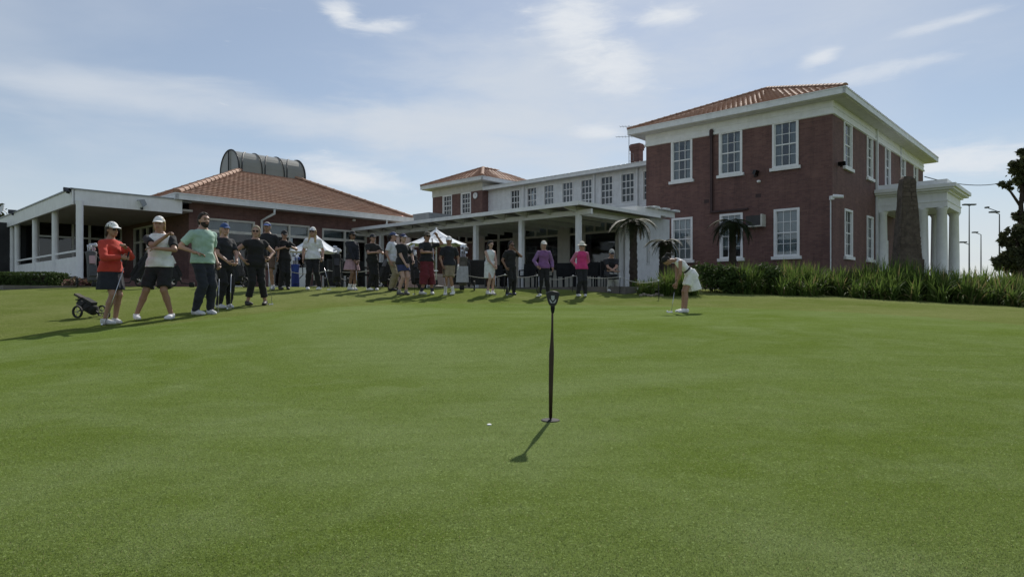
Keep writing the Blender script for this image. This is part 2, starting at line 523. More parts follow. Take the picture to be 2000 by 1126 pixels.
def meshobj(name, v, f, mats, parent=None, midx=None, smooth=True):
    me = bpy.data.meshes.new(name)
    v = np.asarray(v, dtype=np.float32); f = np.asarray(f, dtype=np.int32)
    me.vertices.add(len(v)); me.vertices.foreach_set('co', v.ravel())
    k = f.shape[1]
    me.loops.add(f.size); me.loops.foreach_set('vertex_index', f.ravel())
    me.polygons.add(len(f)); me.polygons.foreach_set('loop_start', np.arange(0, f.size, k, dtype=np.int32))
    for mm in mats:
        me.materials.append(mm)
    if midx is not None:
        me.polygons.foreach_set('material_index', np.asarray(midx, dtype=np.int32))
    if smooth:
        me.polygons.foreach_set('use_smooth', np.ones(len(f), dtype=bool))
    me.update(calc_edges=True)
    o = bpy.data.objects.new(name, me)
    COL.objects.link(o)
    if parent is not None:
        o.parent = parent
    return o

# ------------------------------------------------------------------ ground
TZ = 0.985                                # terrace level
CP = [(1075, 828, 3.78), (1000, 1126, 1.75), (0, 1126, 1.75), (2000, 1126, 1.75), (0, 655, 9.5), (205, 632, 10.5), (315, 622, 11.1), (395, 613, 11.8),
      (437, 600, 13.0), (500, 597, 13.7), (612, 564, 17.8), (687, 566, 18.2), (786, 577, 17.6), (832, 573, 18.0), (877, 575, 18.2), (957, 575, 18.8),
      (1062, 578, 18.8), (1136, 578, 18.8), (1338, 611, 14.0), (2000, 601, 17.0), (1750, 588, 18.0), (1500, 576, 19.4), (1250, 573, 19.6),
      (600, 561, 20.5), (900, 562, 20.5), (300, 560, 18.0), (0, 560, 18.5), (-300, 560, 20), (1100, 567, 21.0), (2400, 610, 17), (-500, 660, 9.0), (2500, 660, 9.0), (1075, 640, 9.0), (1700, 640, 9.5)]
cx = np.array([[rr(p[0]) * p[2], p[2]] for p in CP])
cz = np.array([zd(p[1], p[2]) for p in CP])
slope = 0.046
cres = cz - slope * (cx[:, 1] - 3.78)
L0 = 4.0
def kern(d2):
    return np.exp(-d2 / (2 * L0 * L0))
Kmat = kern(((cx[:, None, :] - cx[None, :, :]) ** 2).sum(-1)) + 0.02 * np.eye(len(CP))
cw = np.linalg.solve(Kmat, cres)
def in_terrace(x, y, mg=0.0):
    a = U1[0] * x + U1[1] * y; b = U2[0] * x + U2[1] * y
    return ((a > 20.6 - mg) & (b > 3.0 - mg)) | ((b > 16.4 - mg) & (a > 10.6 - mg))
def ground(x, y):
    x = np.asarray(x, dtype=float); y = np.asarray(y, dtype=float)
    sh = x.shape
    q = np.stack([x.ravel(), y.ravel()], -1)
    z = np.zeros(len(q))
    for i in range(len(CP)):
        z += cw[i] * kern(((q - cx[i]) ** 2).sum(-1))
    yy = np.clip(q[:, 1], -2.0, 21.0)
    z = z + slope * (yy - 3.78)
    far = np.clip((q[:, 1] - 19.5) / 3.0, 0, 1); far = far * far * (3 - 2 * far)
    z = z * (1 - far) + 0.92 * far
    out = np.clip((np.hypot(q[:, 0], q[:, 1]) - 60) / 200, 0, 1)
    z = z * (1 - out) + 0.6 * out
    z = np.where(in_terrace(q[:, 0], q[:, 1], -0.25), np.minimum(z, 0.93), z)
    return z.reshape(sh)
def gz(x, y):
    return float(ground(np.array([x]), np.array([y]))[0])
def axis(fine, step, far, n):
    a = np.arange(fine[0], fine[1] + 1e-6, step)
    g = np.geomspace(1, 1 + far, n) - 1
    return np.concatenate([fine[0] - g[:0:-1], a, fine[1] + g[1:]])
gxs = axis((-30, 30), 0.3, 900, 14); gys = axis((-4, 34), 0.3, 900, 14)
GX, GY = np.meshgrid(gxs, gys)
GZ = ground(GX, GY)
def gridfaces(ny, nx):
    i = np.arange(ny * nx).reshape(ny, nx)
    return np.stack([i[:-1, :-1].ravel(), i[:-1, 1:].ravel(), i[1:, 1:].ravel(), i[1:, :-1].ravel()], -1)
lawn = meshobj('lawn', np.stack([GX.ravel(), GY.ravel(), GZ.ravel()], -1), gridfaces(*GX.shape), [LAWNM])
tag(lawn, 'pale fringe grass around the putting green', None, kind='structure')

# putting green, finer mown surface with a curved far edge
def hit(px, py):
    d = np.linspace(1.5, 26, 1200)
    z = ground(rr(px) * d, d)
    s = z - zd(py, d)
    i = np.argmax(s > 0) if (s > 0).any() else len(d) - 1
    return rr(px) * d[i], d[i]
edge_px = [(-300, 700), (0, 667), (120, 650), (240, 640), (340, 632), (430, 622), (560, 607), (700, 597), (850, 592), (1000, 592), (1150, 595), (1300, 598), (1450, 602), (1650, 610), (1850, 622), (2050, 640), (2300, 665)]
ep = np.array([hit(*e) for e in edge_px])
ep = ep[np.argsort(ep[:, 0])]
nx_, ny_ = 160, 150
xs = np.linspace(ep[0, 0], ep[-1, 0], nx_)
yf = np.interp(xs, ep[:, 0], ep[:, 1])
for _ in range(6):
    yf[1:-1] = (yf[:-2] + 2 * yf[1:-1] + yf[2:]) / 4
tt = np.linspace(0, 1, ny_)
PXg = np.repeat(xs[None, :], ny_, 0); PYg = -2.5 + tt[:, None] * (yf[None, :] + 2.5)
PZg = ground(PXg, PYg) + 0.012
PZg[-1, :] -= 0.03; PZg[0, :] -= 0.03; PZg[:, 0] -= 0.03; PZg[:, -1] -= 0.03
gv = np.stack([PXg.ravel(), PYg.ravel(), PZg.ravel()], -1)
gf = gridfaces(ny_, nx_)
HX, HY = rr(1075) * 3.78, 3.78
HZ = gz(HX, HY) + 0.012
green = meshobj('putting_green', gv, gf, [GREENM])
tag(green, 'closely mown bright putting green sloping up to the clubhouse', None, kind='structure')

# terrace paving in front of and between the buildings
def poly_sheet(name, pts, z, thick, mat, kind='structure'):
    m = MB()
    m.prism([(p[0], p[1], z - thick) for p in pts], [(p[0], p[1], z) for p in pts])
    o = m.build(name, mat)
    o['kind'] = kind
    return o
poly_sheet('terrace', [AB(*p) for p in ((10.8, 16.6), (20.8, 16.6), (20.8, 3.2), (46, 3.2), (46, 36), (10.8, 36))], TZ, 0.25, PAVE)

# ------------------------------------------------------------------ building helpers
def wallpt(pl, c, u, d, z):
    return (*(AB(u, c + d) if pl == 'b' else AB(c + d, u)), z)
def wall(m, pl, c, u0, u1, z0, z1, holes=(), deep=0.22, mi=0):
    us = sorted({u0, u1, *[h[0] for h in holes], *[h[1] for h in holes]})
    zs = sorted({z0, z1, *[h[2] for h in holes], *[h[3] for h in holes]})
    us = [u for u in us if u0 - 1e-6 <= u <= u1 + 1e-6]; zs = [z for z in zs if z0 - 1e-6 <= z <= z1 + 1e-6]
    for i in range(len(us) - 1):
        for j in range(len(zs) - 1):
            uc, zc_ = (us[i] + us[i + 1]) / 2, (zs[j] + zs[j + 1]) / 2
            if any(h[0] < uc < h[1] and h[2] < zc_ < h[3] for h in holes):
                continue
            m.add([wallpt(pl, c, us[i], 0, zs[j]), wallpt(pl, c, us[i + 1], 0, zs[j]), wallpt(pl, c, us[i + 1], 0, zs[j + 1]), wallpt(pl, c, us[i], 0, zs[j + 1])], [(0, 1, 2, 3)], mi)
    for h in holes:
        q = [(h[0], h[2]), (h[1], h[2]), (h[1], h[3]), (h[0], h[3])]
        for i in range(4):
            p, r_ = q[i], q[(i + 1) % 4]
            m.add([wallpt(pl, c, p[0], 0, p[1]), wallpt(pl, c, r_[0], 0, r_[1]), wallpt(pl, c, r_[0], deep, r_[1]), wallpt(pl, c, p[0], deep, p[1])], [(0, 1, 2, 3)], mi)
def bx(m, pl, c, u0, u1, d0, d1, z0, z1, mi=0):
    if pl == 'b':
        m.ab(u0, u1, c + d0, c + d1, z0, z1, mi)
    else:
        m.ab(c + d0, c + d1, u0, u1, z0, z1, mi)
def window(parent, pl, c, u0, u1, z0, z1, nx, nz, casing=0.11, sill=True, back='dark', panes=True, rail=True, glass=None, mat=None, proud=0.04, mun=0.028, wname='window', blind_to=1.0, dback=1.1):
    u0, u1 = min(u0, u1), max(u0, u1)
    mat = mat or WHITE
    glass = glass or GLASS
    m = MB()
    bx(m, pl, c, u0, u0 + casing, -proud, 0.10, z0, z1)
    bx(m, pl, c, u1 - casing, u1, -proud, 0.10, z0, z1)
    bx(m, pl, c, u0 + casing, u1 - casing, -proud, 0.10, z1 - casing, z1)
    bx(m, pl, c, u0 + casing, u1 - casing, -proud, 0.10, z0, z0 + casing * 0.8)
    iu0, iu1, iz0, iz1 = u0 + casing, u1 - casing, z0 + casing * 0.8, z1 - casing
    sw = 0.035
    bx(m, pl, c, iu0, iu0 + sw, 0.03, 0.09, iz0, iz1); bx(m, pl, c, iu1 - sw, iu1, 0.03, 0.09, iz0, iz1)
    zm = (iz0 + iz1) / 2
    if rail:
        bx(m, pl, c, iu0 + sw, iu1 - sw, 0.02, 0.09, zm - 0.03, zm + 0.03)
    for i in range(1, nx):
        u = iu0 + (iu1 - iu0) * i / nx
        bx(m, pl, c, u - mun / 2, u + mun / 2, 0.035, 0.085, iz0, iz1)
    for j in range(1, nz):
        z = iz0 + (iz1 - iz0) * j / nz
        if rail and abs(z - zm) < 0.01:
            continue
        bx(m, pl, c, iu0 + sw, iu1 - sw, 0.037, 0.083, z - mun / 2, z + mun / 2)
    w = m.build(wname, mat, parent)
    if sill:
        s = MB(); bx(s, pl, c, u0 - 0.10, u1 + 0.10, -0.12, 0.02, z0 - 0.15, z0 - 0.003); s.build('sill', mat, w)
    if panes:
        for i in range(nx):
            for j in range(nz):
                g = MB()
                bx(g, pl, c, iu0 + (iu1 - iu0) * i / nx, iu0 + (iu1 - iu0) * (i + 1) / nx, 0.058, 0.062, iz0 + (iz1 - iz0) * j / nz, iz0 + (iz1 - iz0) * (j + 1) / nz)
                g.build('pane', glass, w)
    else:
        g = MB(); bx(g, pl, c, iu0, iu1, 0.058, 0.062, iz0, iz1); g.build('pane', glass, w)
    b = MB(); dj = dback + 0.002 * (len(bpy.data.objects) % 37); bx(b, pl, c, u0 - dback * .8, u1 + dback * .8, dj, dj + 0.001, z0 - 0.2, z1 + dback * .32); b.build('dark_backing', DARKROOM, w)  # dark sheet behind the glass, painted in place of a shaded room
    if back == 'blind':
        b = MB(); bx(b, pl, c, iu0, iu1, 0.16, 0.17, iz1 - (iz1 - iz0) * blind_to, iz1); b.build('blind', BLIND, w)
    elif back == 'curtain':
        for s0, s1 in ((0.0, 0.30), (0.78, 1.0)):
            b = MB(); n = 14
            vs = []
            for k in range(n + 1):
                u = iu0 + (iu1 - iu0) * (s0 + (s1 - s0) * k / n)
                d = 0.20 + 0.03 * math.sin(k * 2.1)
                vs += [wallpt(pl, c, u, d, iz0), wallpt(pl, c, u, d, iz1)]
            b.add(vs, [(2 * k, 2 * k + 2, 2 * k + 3, 2 * k + 1) for k in range(n)])
            b.build('curtain', CURTAIN, w, smooth=True, recalc=False)
    return w

def tile_plane(e0, e1, t0, t1, parent, name='roof_tiles', mat=None, gauge=0.32, pitch=0.27, seg=4, amp=0.028, lift=0.035, offset=0.05):
    """courses of wavy tiles over the quad eave e0-e1 up to t0-t1 (world points)"""
    e0, e1, t0, t1 = map(Vector, (e0, e1, t0, t1))
    U = (e1 - e0).normalized()
    up = ((t0 + t1) / 2 - (e0 + e1) / 2)
    up = (up - U * up.dot(U))
    Ls = up.length; S = up.normalized()
    N = U.cross(S).normalized()
    if N.z < 0: N = -N
    nc = max(2, int(round(Ls / gauge)))
    u_e0, u_e1 = 0.0, (e1 - e0).length
    u_t0, u_t1 = (t0 - e0).dot(U), (t1 - e0).dot(U)
    V, Fc = [], []
    for j in range(nc):
        s0, s1 = j / nc, min(1.0, (j + 1) / nc + 0.04)
        a0, b0 = u_e0 + (u_t0 - u_e0) * s0, u_e1 + (u_t1 - u_e1) * s0
        a1, b1 = u_e0 + (u_t0 - u_e0) * s1, u_e1 + (u_t1 - u_e1) * s1
        n = max(3, int((b0 - a0) / (pitch / seg)))
        base = len(V)
        ph = (j % 2) * 0.5
        jit = random.uniform(-0.004, 0.004)
        for k in range(n + 1):
            t = k / n
            u0 = a0 + (b0 - a0) * t; u1 = a1 + (b1 - a1) * t
            w0 = amp * math.cos(2 * math.pi * (u0 / pitch + ph)) + jit + 0.003 * math.sin(u0 * 5.1 + j)
            w1 = amp * math.cos(2 * math.pi * (u0 / pitch + ph))
            p = e0 + U * u0 + S * (Ls * s0)
            V.append(p + N * (offset + lift + w0 - 0.030))
            V.append(p + N * (offset + lift + w0))
            V.append(e0 + U * u1 + S * (Ls * s1) + N * (offset + w1 * 0.9))
        for k in range(n):
            i = base + 3 * k
            Fc.append((i, i + 3, i + 4, i + 1)); Fc.append((i + 1, i + 4, i + 5, i + 2))
    o = meshobj(name, np.array([tuple(v - ORG.get(parent.name, Vector())) for v in V]), np.array(Fc), [mat or TILE], parent, smooth=False)
    ORG[o.name] = ORG.get(parent.name, Vector())
    o['kind'] = 'stuff'
    return o
def ridge_caps(p0, p1, parent, step=0.36, r=0.13, mat=None, lift=0.08):
    """one half-round cap tile per step along the line"""
    p0, p1 = Vector(p0), Vector(p1)
    d = p1 - p0; n = max(1, int(d.length / step)); dn = d.normalized()
    side = dn.cross(Vector((0, 0, 1))).normalized(); upv = side.cross(dn).normalized()
    st = d.length / n
    m = MB(); seg = 6; vs = []
    for t, rad in ((0.0, r * 1.12), (0.06, r * 1.12), (0.061, r), (st + 0.03, r * 0.97)):
        for k in range(seg + 1):
            a = math.pi * k / seg
            vs.append(dn * t + side * (rad * math.cos(a)) + upv * (rad * 0.8 * math.sin(a)))
    fs = [(i * (seg + 1) + k, i * (seg + 1) + k + 1, (i + 1) * (seg + 1) + k + 1, (i + 1) * (seg + 1) + k) for i in range(3) for k in range(seg)]
    fs.append(tuple(range(seg + 1)))
    m.add(vs, fs)
    first = m.build('ridge_tile', mat or TILEHIP, parent, recalc=False, local=True)
    org = ORG.get(parent.name, Vector())
    first.location = p0 + upv * lift - org
    for i in range(1, n):
        c = first.copy(); COL.objects.link(c)
        c.location = p0 + dn * (st * i) + upv * lift - org
        c.parent = first.parent
def gutter(m, pl, c, u0, u1, z0, z1, thick=0.12, mi=0):
    bx(m, pl, c, u0, u1, -thick, 0.0, z0, z1, mi)
    bx(m, pl, c, u0, u1, -thick - 0.025, -thick + 0.002, z1 - 0.035, z1 + 0.012, mi)

# ------------------------------------------------------------------ brick clubhouse (right)
k = K
B0, A0 = 27.6 * k, 8.22 * k
A1 = aB(1262, B0)
B1 = bA(1803, A0)
ZF = TZ - 0.2
ZBR, ZSO, ZEV = H + 7.17 * k, H + 7.72 * k, H + 8.0 * k
OV = 0.55 * k
mainb = thing('brick_clubhouse', 'two storey dark red brick clubhouse with hipped tile roof and white sash windows', 'building', (*AB(A0, B0), ZF))
z_uh, z_us = ZB(1534, 236, B0), ZB(1534, 326, B0)
z_lh, z_ls = ZB(1537, 407, B0), ZB(1537, 500, B0)
up_w = [(1311, 1352.5), (1404.5, 1450), (1508.5, 1560)]
lo_w = [(1312, 1353), (1406, 1451), (1511.5, 1562)]
rt_up = [(1647.5, 1663.5), (1692.5, 1704), (1728, 1738.5), (1759, 1768), (1784, 1792)]
rt_lo = [(1649, 1664.5), (1692.5, 1705)]
fh = []
for w0, w1 in up_w: fh.append((*sorted((aB(w0, B0), aB(w1, B0))), z_us, z_uh))
for w0, w1 in lo_w: fh.append((*sorted((aB(w0, B0), aB(w1, B0))), z_ls, z_lh))
rh = []
for w0, w1 in rt_up: rh.append((*sorted((bA(w0, A0), bA(w1, A0))), z_us, z_uh))
for w0, w1 in rt_lo: rh.append((*sorted((bA(w0, A0), bA(w1, A0))), z_ls, z_lh))
m = MB(); wall(m, 'b', B0, A0, A1, ZF, ZBR, fh); m.build('front_wall', BRA, mainb, recalc=False)
m = MB(); wall(m, 'a', A0, B0, B1, ZF, ZBR, rh); m.build('side_wall', BRB, mainb, recalc=False)
m = MB(); wall(m, 'a', A1, B0, B1, ZF, ZBR); wall(m, 'b', B1, A0, A1, ZF, ZBR); m.build('rear_wall', BRB, mainb, recalc=False)
for i, h in enumerate(fh):
    window(mainb, 'b', B0, *h, 3, 4, back='curtain' if i < 3 else 'blind', blind_to=0.82 if i == 4 else 1.0)
for i, h in enumerate(rh):
    window(mainb, 'a', A0, *h, 2 if i else 3, 4, back='blind' if i in (0, 5, 6) else 'curtain', panes=(i in (0, 1, 5, 6)))
fr = MB()
q = 0.03
fr.ab(A0 - q, A1 + q, B0 - q, B1 + q, ZBR, ZSO)
fr.ab(A0 - q - 0.05, A1 + q + 0.05, B0 - q - 0.05, B1 + q + 0.05, ZBR + 0.02, ZBR + 0.12)
fr.ab(A0 - q - 0.03, A1 + q + 0.03, B0 - q - 0.03, B1 + q + 0.03, ZBR + 0.30 * k, ZBR + 0.34 * k)
fr.build('frieze', WHITE, mainb)
so = MB(); so.ab(A0 - OV, A1 + OV, B0 - OV, B1 + OV, ZSO, ZSO + 0.05); so.build('soffit', SOFFIT, mainb)
gu = MB()
gutter(gu, 'b', B0 - OV, A0 - OV - 0.12, A1 + OV + 0.12, ZSO + 0.03, ZEV)
gutter(gu, 'a', A0 - OV, B0 - OV - 0.12, B1 + OV + 0.12, ZSO + 0.031, ZEV + 0.001)
gutter(gu, 'a', A1 + OV + 0.12, B0 - OV, B1 + OV, ZSO + 0.031, ZEV + 0.001)
gu.build('gutter', OFFW, mainb)
def hiproof(parent, a0, a1, b0, b1, z, rise, run, flat_a=None):
    """hip roof with ridge along b; returns corner points"""
    am = (a0 + a1) / 2
    c = [Vector((*AB(a0, b0), z)), Vector((*AB(a1, b0), z)), Vector((*AB(a1, b1), z)), Vector((*AB(a0, b1), z))]
    p = Vector((*AB(am, b0 + run), z + rise)); q_ = Vector((*AB(am, b1 - run), z + rise))
    m = MB()
    m.add([*c, p, q_], [(0, 1, 4), (1, 2, 5, 4), (2, 3, 5), (3, 0, 4, 5), (0, 3, 2, 1)])
    ro = m.build('roof', TILE, parent)
    return c, p, q_, ro
hw = (A1 - A0) / 2 + OV + 0.1
c, p, q_, ro = hiproof(mainb, A0 - OV - 0.1, A1 + OV + 0.1, B0 - OV - 0.1, B1 + OV + 0.1, ZEV - 0.05, 2.08 * k, hw)
tile_plane(c[0], c[1], p, p + (c[1] - c[0]) * 0.001, ro)
tile_plane(c[3], c[0], q_, p, ro)
tile_plane(c[1], c[2], p, q_, ro)
ridge_caps(c[0], p, ro); ridge_caps(c[1], p, ro); ridge_caps(p, q_, ro)
# pipes on the brick
m = MB()
ua = aB(1391, B0)
m.ab(ua - 0.06, ua + 0.06, B0 - 0.13, B0 - 0.01, ZB(1391, 415, B0), ZBR + 0.3); m.ab(ua - 0.09, ua + 0.09, B0 - 0.15, B0 - 0.005, ZBR - 0.1, ZBR + 0.25)
m.build('downpipe', BROWNP, mainb)
m = MB()
u2_ = aB(1462, B0); zz = ZB(1430, 409, B0)
m.ab(min(ua, u2_), max(ua, u2_) + 0.09, B0 - 0.12, B0 - 0.015, zz - 0.09, zz + 0.0); m.build('waste_pipe', BROWNP, mainb)
m = MB()
ub = bA(1710, A0)
m.ab(A0 - 0.13, A0 - 0.02, ub - 0.07, ub + 0.07, ZF, ZSO)
m.build('downpipe', OFFW, mainb)
m = MB(); ub = bA(1758, A0); m.ab(A0 - 0.10, A0 - 0.02, ub - 0.05, ub + 0.05, ZBR - 0.6, ZSO); m.build('downpipe', OFFW, mainb)
for px, py in ((1380, 393), (1481, 382)):
    m = MB(); u = aB(px, B0); z = ZB(px, py, B0); bx(m, 'b', B0, u - 0.13, u + 0.13, -0.012, 0.01, z - 0.09, z + 0.09); m.build('air_vent', BROWNP, mainb)
# portico on the side
PA, PB0, PB1 = 5.63 * k, 34.3 * k, 37.3 * k
z_ct = zd(405, dep(PA, PB0)); z_top = zd(356, dep(PA, PB0))
po = MB()
lev = z_top - z_ct
def ent(o, z0, z1):
    po.ab(PA - o - 0.28, A0 - 0.02, PB0 - o - 0.28, PB1 + o + 0.28, z0, z1)
ent(0.0, z_ct, z_ct + lev * 0.22); ent(0.03, z_ct + lev * 0.22, z_ct + lev * 0.27); ent(-0.02, z_ct + lev * 0.27, z_ct + lev * 0.58)
ent(0.10, z_ct + lev * 0.58, z_ct + lev * 0.66); ent(0.32, z_ct + lev * 0.66, z_ct + lev * 0.74); ent(0.42, z_ct + lev * 0.74, z_ct + lev * 0.88); ent(0.0, z_ct + lev * 0.88, z_top + 0.12)
po.build('portico_entablature', WHITE, mainb)
colprof = lambda hh: [(0.34, 0), (0.34, 0.10), (0.29, 0.14), (0.29, 0.18), (0.265, 0.22), (0.262, hh * 0.4), (0.225, hh - 0.16), (0.25, hh - 0.14), (0.25, hh - 0.10), (0.29, hh - 0.06), (0.29, hh)]
for a_, b_ in ((PA, PB0), (6.36 * k, PB0), (PA, PB1), (6.36 * k, PB1 - 0.05), (A0 - 0.24, PB0)):
    m = MB(); x, y = AB(a_, b_)
    m.lathe((x, y, ZF), colprof(z_ct - ZF), 20); m.build('column', WHITE, mainb, smooth=True)
m = MB(); m.ab(PA - 0.5, A0 - 0.03, PB0 - 0.5, PB1 + 0.5, ZF - 0.3, ZF + 0.25); m.build('portico_floor', PAVE, mainb)
m = MB(); bx(m, 'a', A0, PB0 + 0.6, PB0 + 2.2, -0.04, 0.05, ZF + 0.2, ZF + 3.0); m.build('door', OFFW, mainb)
m = MB(); bx(m, 'a', A0, PB0 + 0.8, PB0 + 2.0, -0.05, -0.041, ZF + 1.2, ZF + 2.8); m.build('door_glass', GLASSD, mainb)
m = MB(); m.ab(PA - 0.06, PA + 0.02, PB0 + 0.35, PB1 - 0.35, ZF + 1.15, ZF + 1.22); m.build('portico_rail', DKM, mainb)

# ------------------------------------------------------------------ far pavilion with clock
B2, A2 = 31.3 * k, 32.0 * k
A3 = aB(845, B2)
pav = thing('brick_pavilion', 'distant upper storey of a brick pavilion with red tiled hip roof beside white wing', 'building', (*AB(A2, B2), ZF))
ph_ = []
for (w0, w1), (y0, y1) in (((865, 883), (381, 422)), ((900.5, 920), (376, 417.5))):
    pxm = (w0 + w1) / 2
    ph_.append((*sorted((aB(w0, B2), aB(w1, B2))), ZB(pxm, y1, B2), ZB(pxm, y0, B2)))
m = MB(); wall(m, 'b', B2, A2, A3, ZF, ZBR, ph_); m.build('front_wall', BRA, pav, recalc=False)
m = MB(); wall(m, 'a', A2, B2, B2 + 8, ZF, ZBR); m.build('side_wall', BRB, pav, recalc=False)
m = MB(); wall(m, 'a', A3, B2, B2 + 8, ZF, ZBR); wall(m, 'b', B2 + 8, A2, A3, ZF, ZBR); m.build('rear_wall', BRB, pav, recalc=False)
for h in ph_: window(pav, 'b', B2, *h, 3, 4, back='curtain', panes=False, sill=False, mun=0.04)
m = MB(); m.ab(A2 - 0.03, A3 + 0.03, B2 - 0.03, B2 + 8.03, ZBR, ZSO); m.build('frieze', CREAM, pav)
m = MB(); m.ab(A2 - OV, A3 + OV, B2 - OV, B2 + 8 + OV, ZSO, ZSO + 0.06); m.build('soffit', SOFFIT, pav)
m = MB(); gutter(m, 'b', B2 - OV, A2 - OV - 0.12, A3 + OV + 0.12, ZSO + 0.04, ZEV); gutter(m, 'a', A2 - OV, B2 - OV - 0.12, B2 + 8, ZSO + 0.041, ZEV + 0.001); m.build('gutter', OFFW, pav)
hw = (A3 - A2) / 2 + OV + 0.1
c, p, q_, ro = hiproof(pav, A2 - OV - 0.1, A3 + OV + 0.1, B2 - OV - 0.1, B2 + 8 + OV + 0.1, ZEV - 0.05, 1.40 * k, hw)
tile_plane(c[0], c[1], p, p + (c[1] - c[0]) * 0.001, ro, pitch=0.42, amp=0.05)
tile_plane(c[3], c[0], q_, p, ro, pitch=0.42, amp=0.05)
ridge_caps(c[0], p, ro, 0.45, 0.17); ridge_caps(c[1], p, ro, 0.45, 0.17); ridge_caps(p, q_, ro, 0.45, 0.17)
# clock
ck = thing('wall_clock', 'round white clock on the brick wall of the far pavilion', 'clock', (*AB(aB(929, B2), B2 - 0.02), ZB(929, 382, B2)))
u, z = aB(929, B2), ZB(929, 382, B2)
def disc_b(m, u, c_, z, r, d0, d1, n=24, mi=0):
    m.prism([wallpt('b', c_, u + r * math.cos(2 * math.pi * i / n), d0, z + r * math.sin(2 * math.pi * i / n)) for i in range(n)],
            [wallpt('b', c_, u + r * math.cos(2 * math.pi * i / n), d1, z + r * math.sin(2 * math.pi * i / n)) for i in range(n)], mi)
m = MB(); disc_b(m, u, B2, z, 0.27, -0.05, -0.005); m.build('rim', GREYM, ck)
m = MB(); disc_b(m, u, B2, z, 0.235, -0.07, -0.052); m.build('face', WHITE, ck)
m = MB(); bx(m, 'b', B2, u - 0.012, u + 0.012, -0.082, -0.072, z, z + 0.19); m.build('hand', BLACK, ck)
m = MB(); bx(m, 'b', B2, u - 0.12, u, -0.084, -0.0735, z - 0.015, z + 0.015); m.build('hand', BLACK, ck)

# ------------------------------------------------------------------ white weatherboard wing
B3 = 31.9 * k
wing = thing('weatherboard_wing', 'long white weatherboard upper storey with a row of dark paned windows', 'building', (*AB(A1 + 1, B3), ZF))
wz1, wz0 = ZB(1226, 338, B3), ZB(1226, 395, B3)
wpx = [(997, 1016), (1029, 1049.5), (1062, 1083), (1097.5, 1120), (1134, 1157.5), (1172.5, 1198), (1212.5, 1240), (1255.5, 1282)]
wh = [(*sorted((aB(w0, B3), aB(w1, B3))), wz0, wz1) for w0, w1 in wpx]
ZWE = ZB(1226, 331, B3)
m = MB(); wall(m, 'b', B3, A1 - 3.0, A2 + 0.5, ZF + 3.0, ZWE, wh); m.build('wall_lining', OFFW, wing, recalc=False)
# boards, as lapped strips cut round the windows
m = MB(); z = wz0 - 1.9
while z < ZWE - 0.02:
    z1 = min(z + 0.19, ZWE)
    cuts = sorted([(h[0] - 0.0, h[1] + 0.0) for h in wh if h[2] < z1 - 0.01 and h[3] > z + 0.01])
    u = A1 - 3.0
    for c0, c1 in cuts + [(A2 + 0.4, None)]:
        if c0 - u > 0.02:
            m.add([wallpt('b', B3, u, -0.035, z), wallpt('b', B3, c0, -0.035, z), wallpt('b', B3, c0, -0.012, z1), wallpt('b', B3, u, -0.012, z1), wallpt('b', B3, u, -0.004, z), wallpt('b', B3, c0, -0.004, z)],
                  [(0, 1, 2, 3), (4, 5, 1, 0)])
        if c1 is None: break
        u = c1
    z = z1
bo = m.build('weatherboards', OFFW, wing, recalc=False); bo['kind'] = 'stuff'
for i, h in enumerate(wh): window(wing, 'b', B3, *h, 3, 4, casing=0.07, sill=False, back='dark', panes=False, mun=0.055, proud=0.05, dback=.5, glass=GLASS0)
m = MB(); eo = 0.5 * k
m.ab(A1 - 3.0, A2 - 0.05, B3 - eo, B3, ZWE, ZWE + 0.05); m.build('eave_soffit', SOFFIT, wing)
m = MB(); gutter(m, 'b', B3 - eo, A1 - 3, A2 + 0.0, ZWE - 0.04, ZWE + 0.22); m.build('gutter', OFFW, wing)
# corrugated roof sheet
V, Fc = [], []
na = 620
a_s = np.linspace(A1 - 3.0, A2 + 1.0, na)
for i, a_ in enumerate(a_s):
    w = 0.032 * math.cos(2 * math.pi * a_ / 0.36)
    for b_, z_ in ((B3 - eo - 0.16, ZWE + 0.20), (B3 + 4.0, ZWE + 1.15)):
        V.append((*AB(a_, b_), z_ + w))
for i in range(na - 1): Fc.append((2 * i, 2 * i + 2, 2 * i + 3, 2 * i + 1))
o = meshobj('corrugated_roof', np.array(V) - np.array(ORG[wing.name]), np.array(Fc), [paint('zinc_sheet', (0.42, 0.45, 0.47), 0.15, 0.4, 1.5, 0.5)], wing)
for px in (1024, 1162, 1246):
    m = MB(); u = aB(px, B3); m.ab(u - 0.05, u + 0.05, B3 - 0.14, B3 - 0.04, wz0 - 1.5, ZWE); m.build('downpipe', OFFW, wing)
# chimney
cb = B3 + 1.6; ca0, ca1 = aB(1248.5, cb), aB(1231.5, cb)
zc0, zc1 = ZWE + 0.2, zd(279, dep(ca0, cb))
m = MB()
m.ab(ca0, ca1, cb, cb + 0.50, zc0, zc1 - 0.45)
m.ab(ca0 - 0.05, ca1 + 0.05, cb - 0.05, cb + 0.55, zc1 - 0.45, zc1 - 0.28)
m.ab(ca0 - 0.09, ca1 + 0.09, cb - 0.09, cb + 0.59, zc1 - 0.28, zc1 - 0.08)
m.ab(ca0 - 0.02, ca1 + 0.02, cb - 0.02, cb + 0.52, zc1 - 0.08, zc1)
m.build('chimney', BRA, wing)
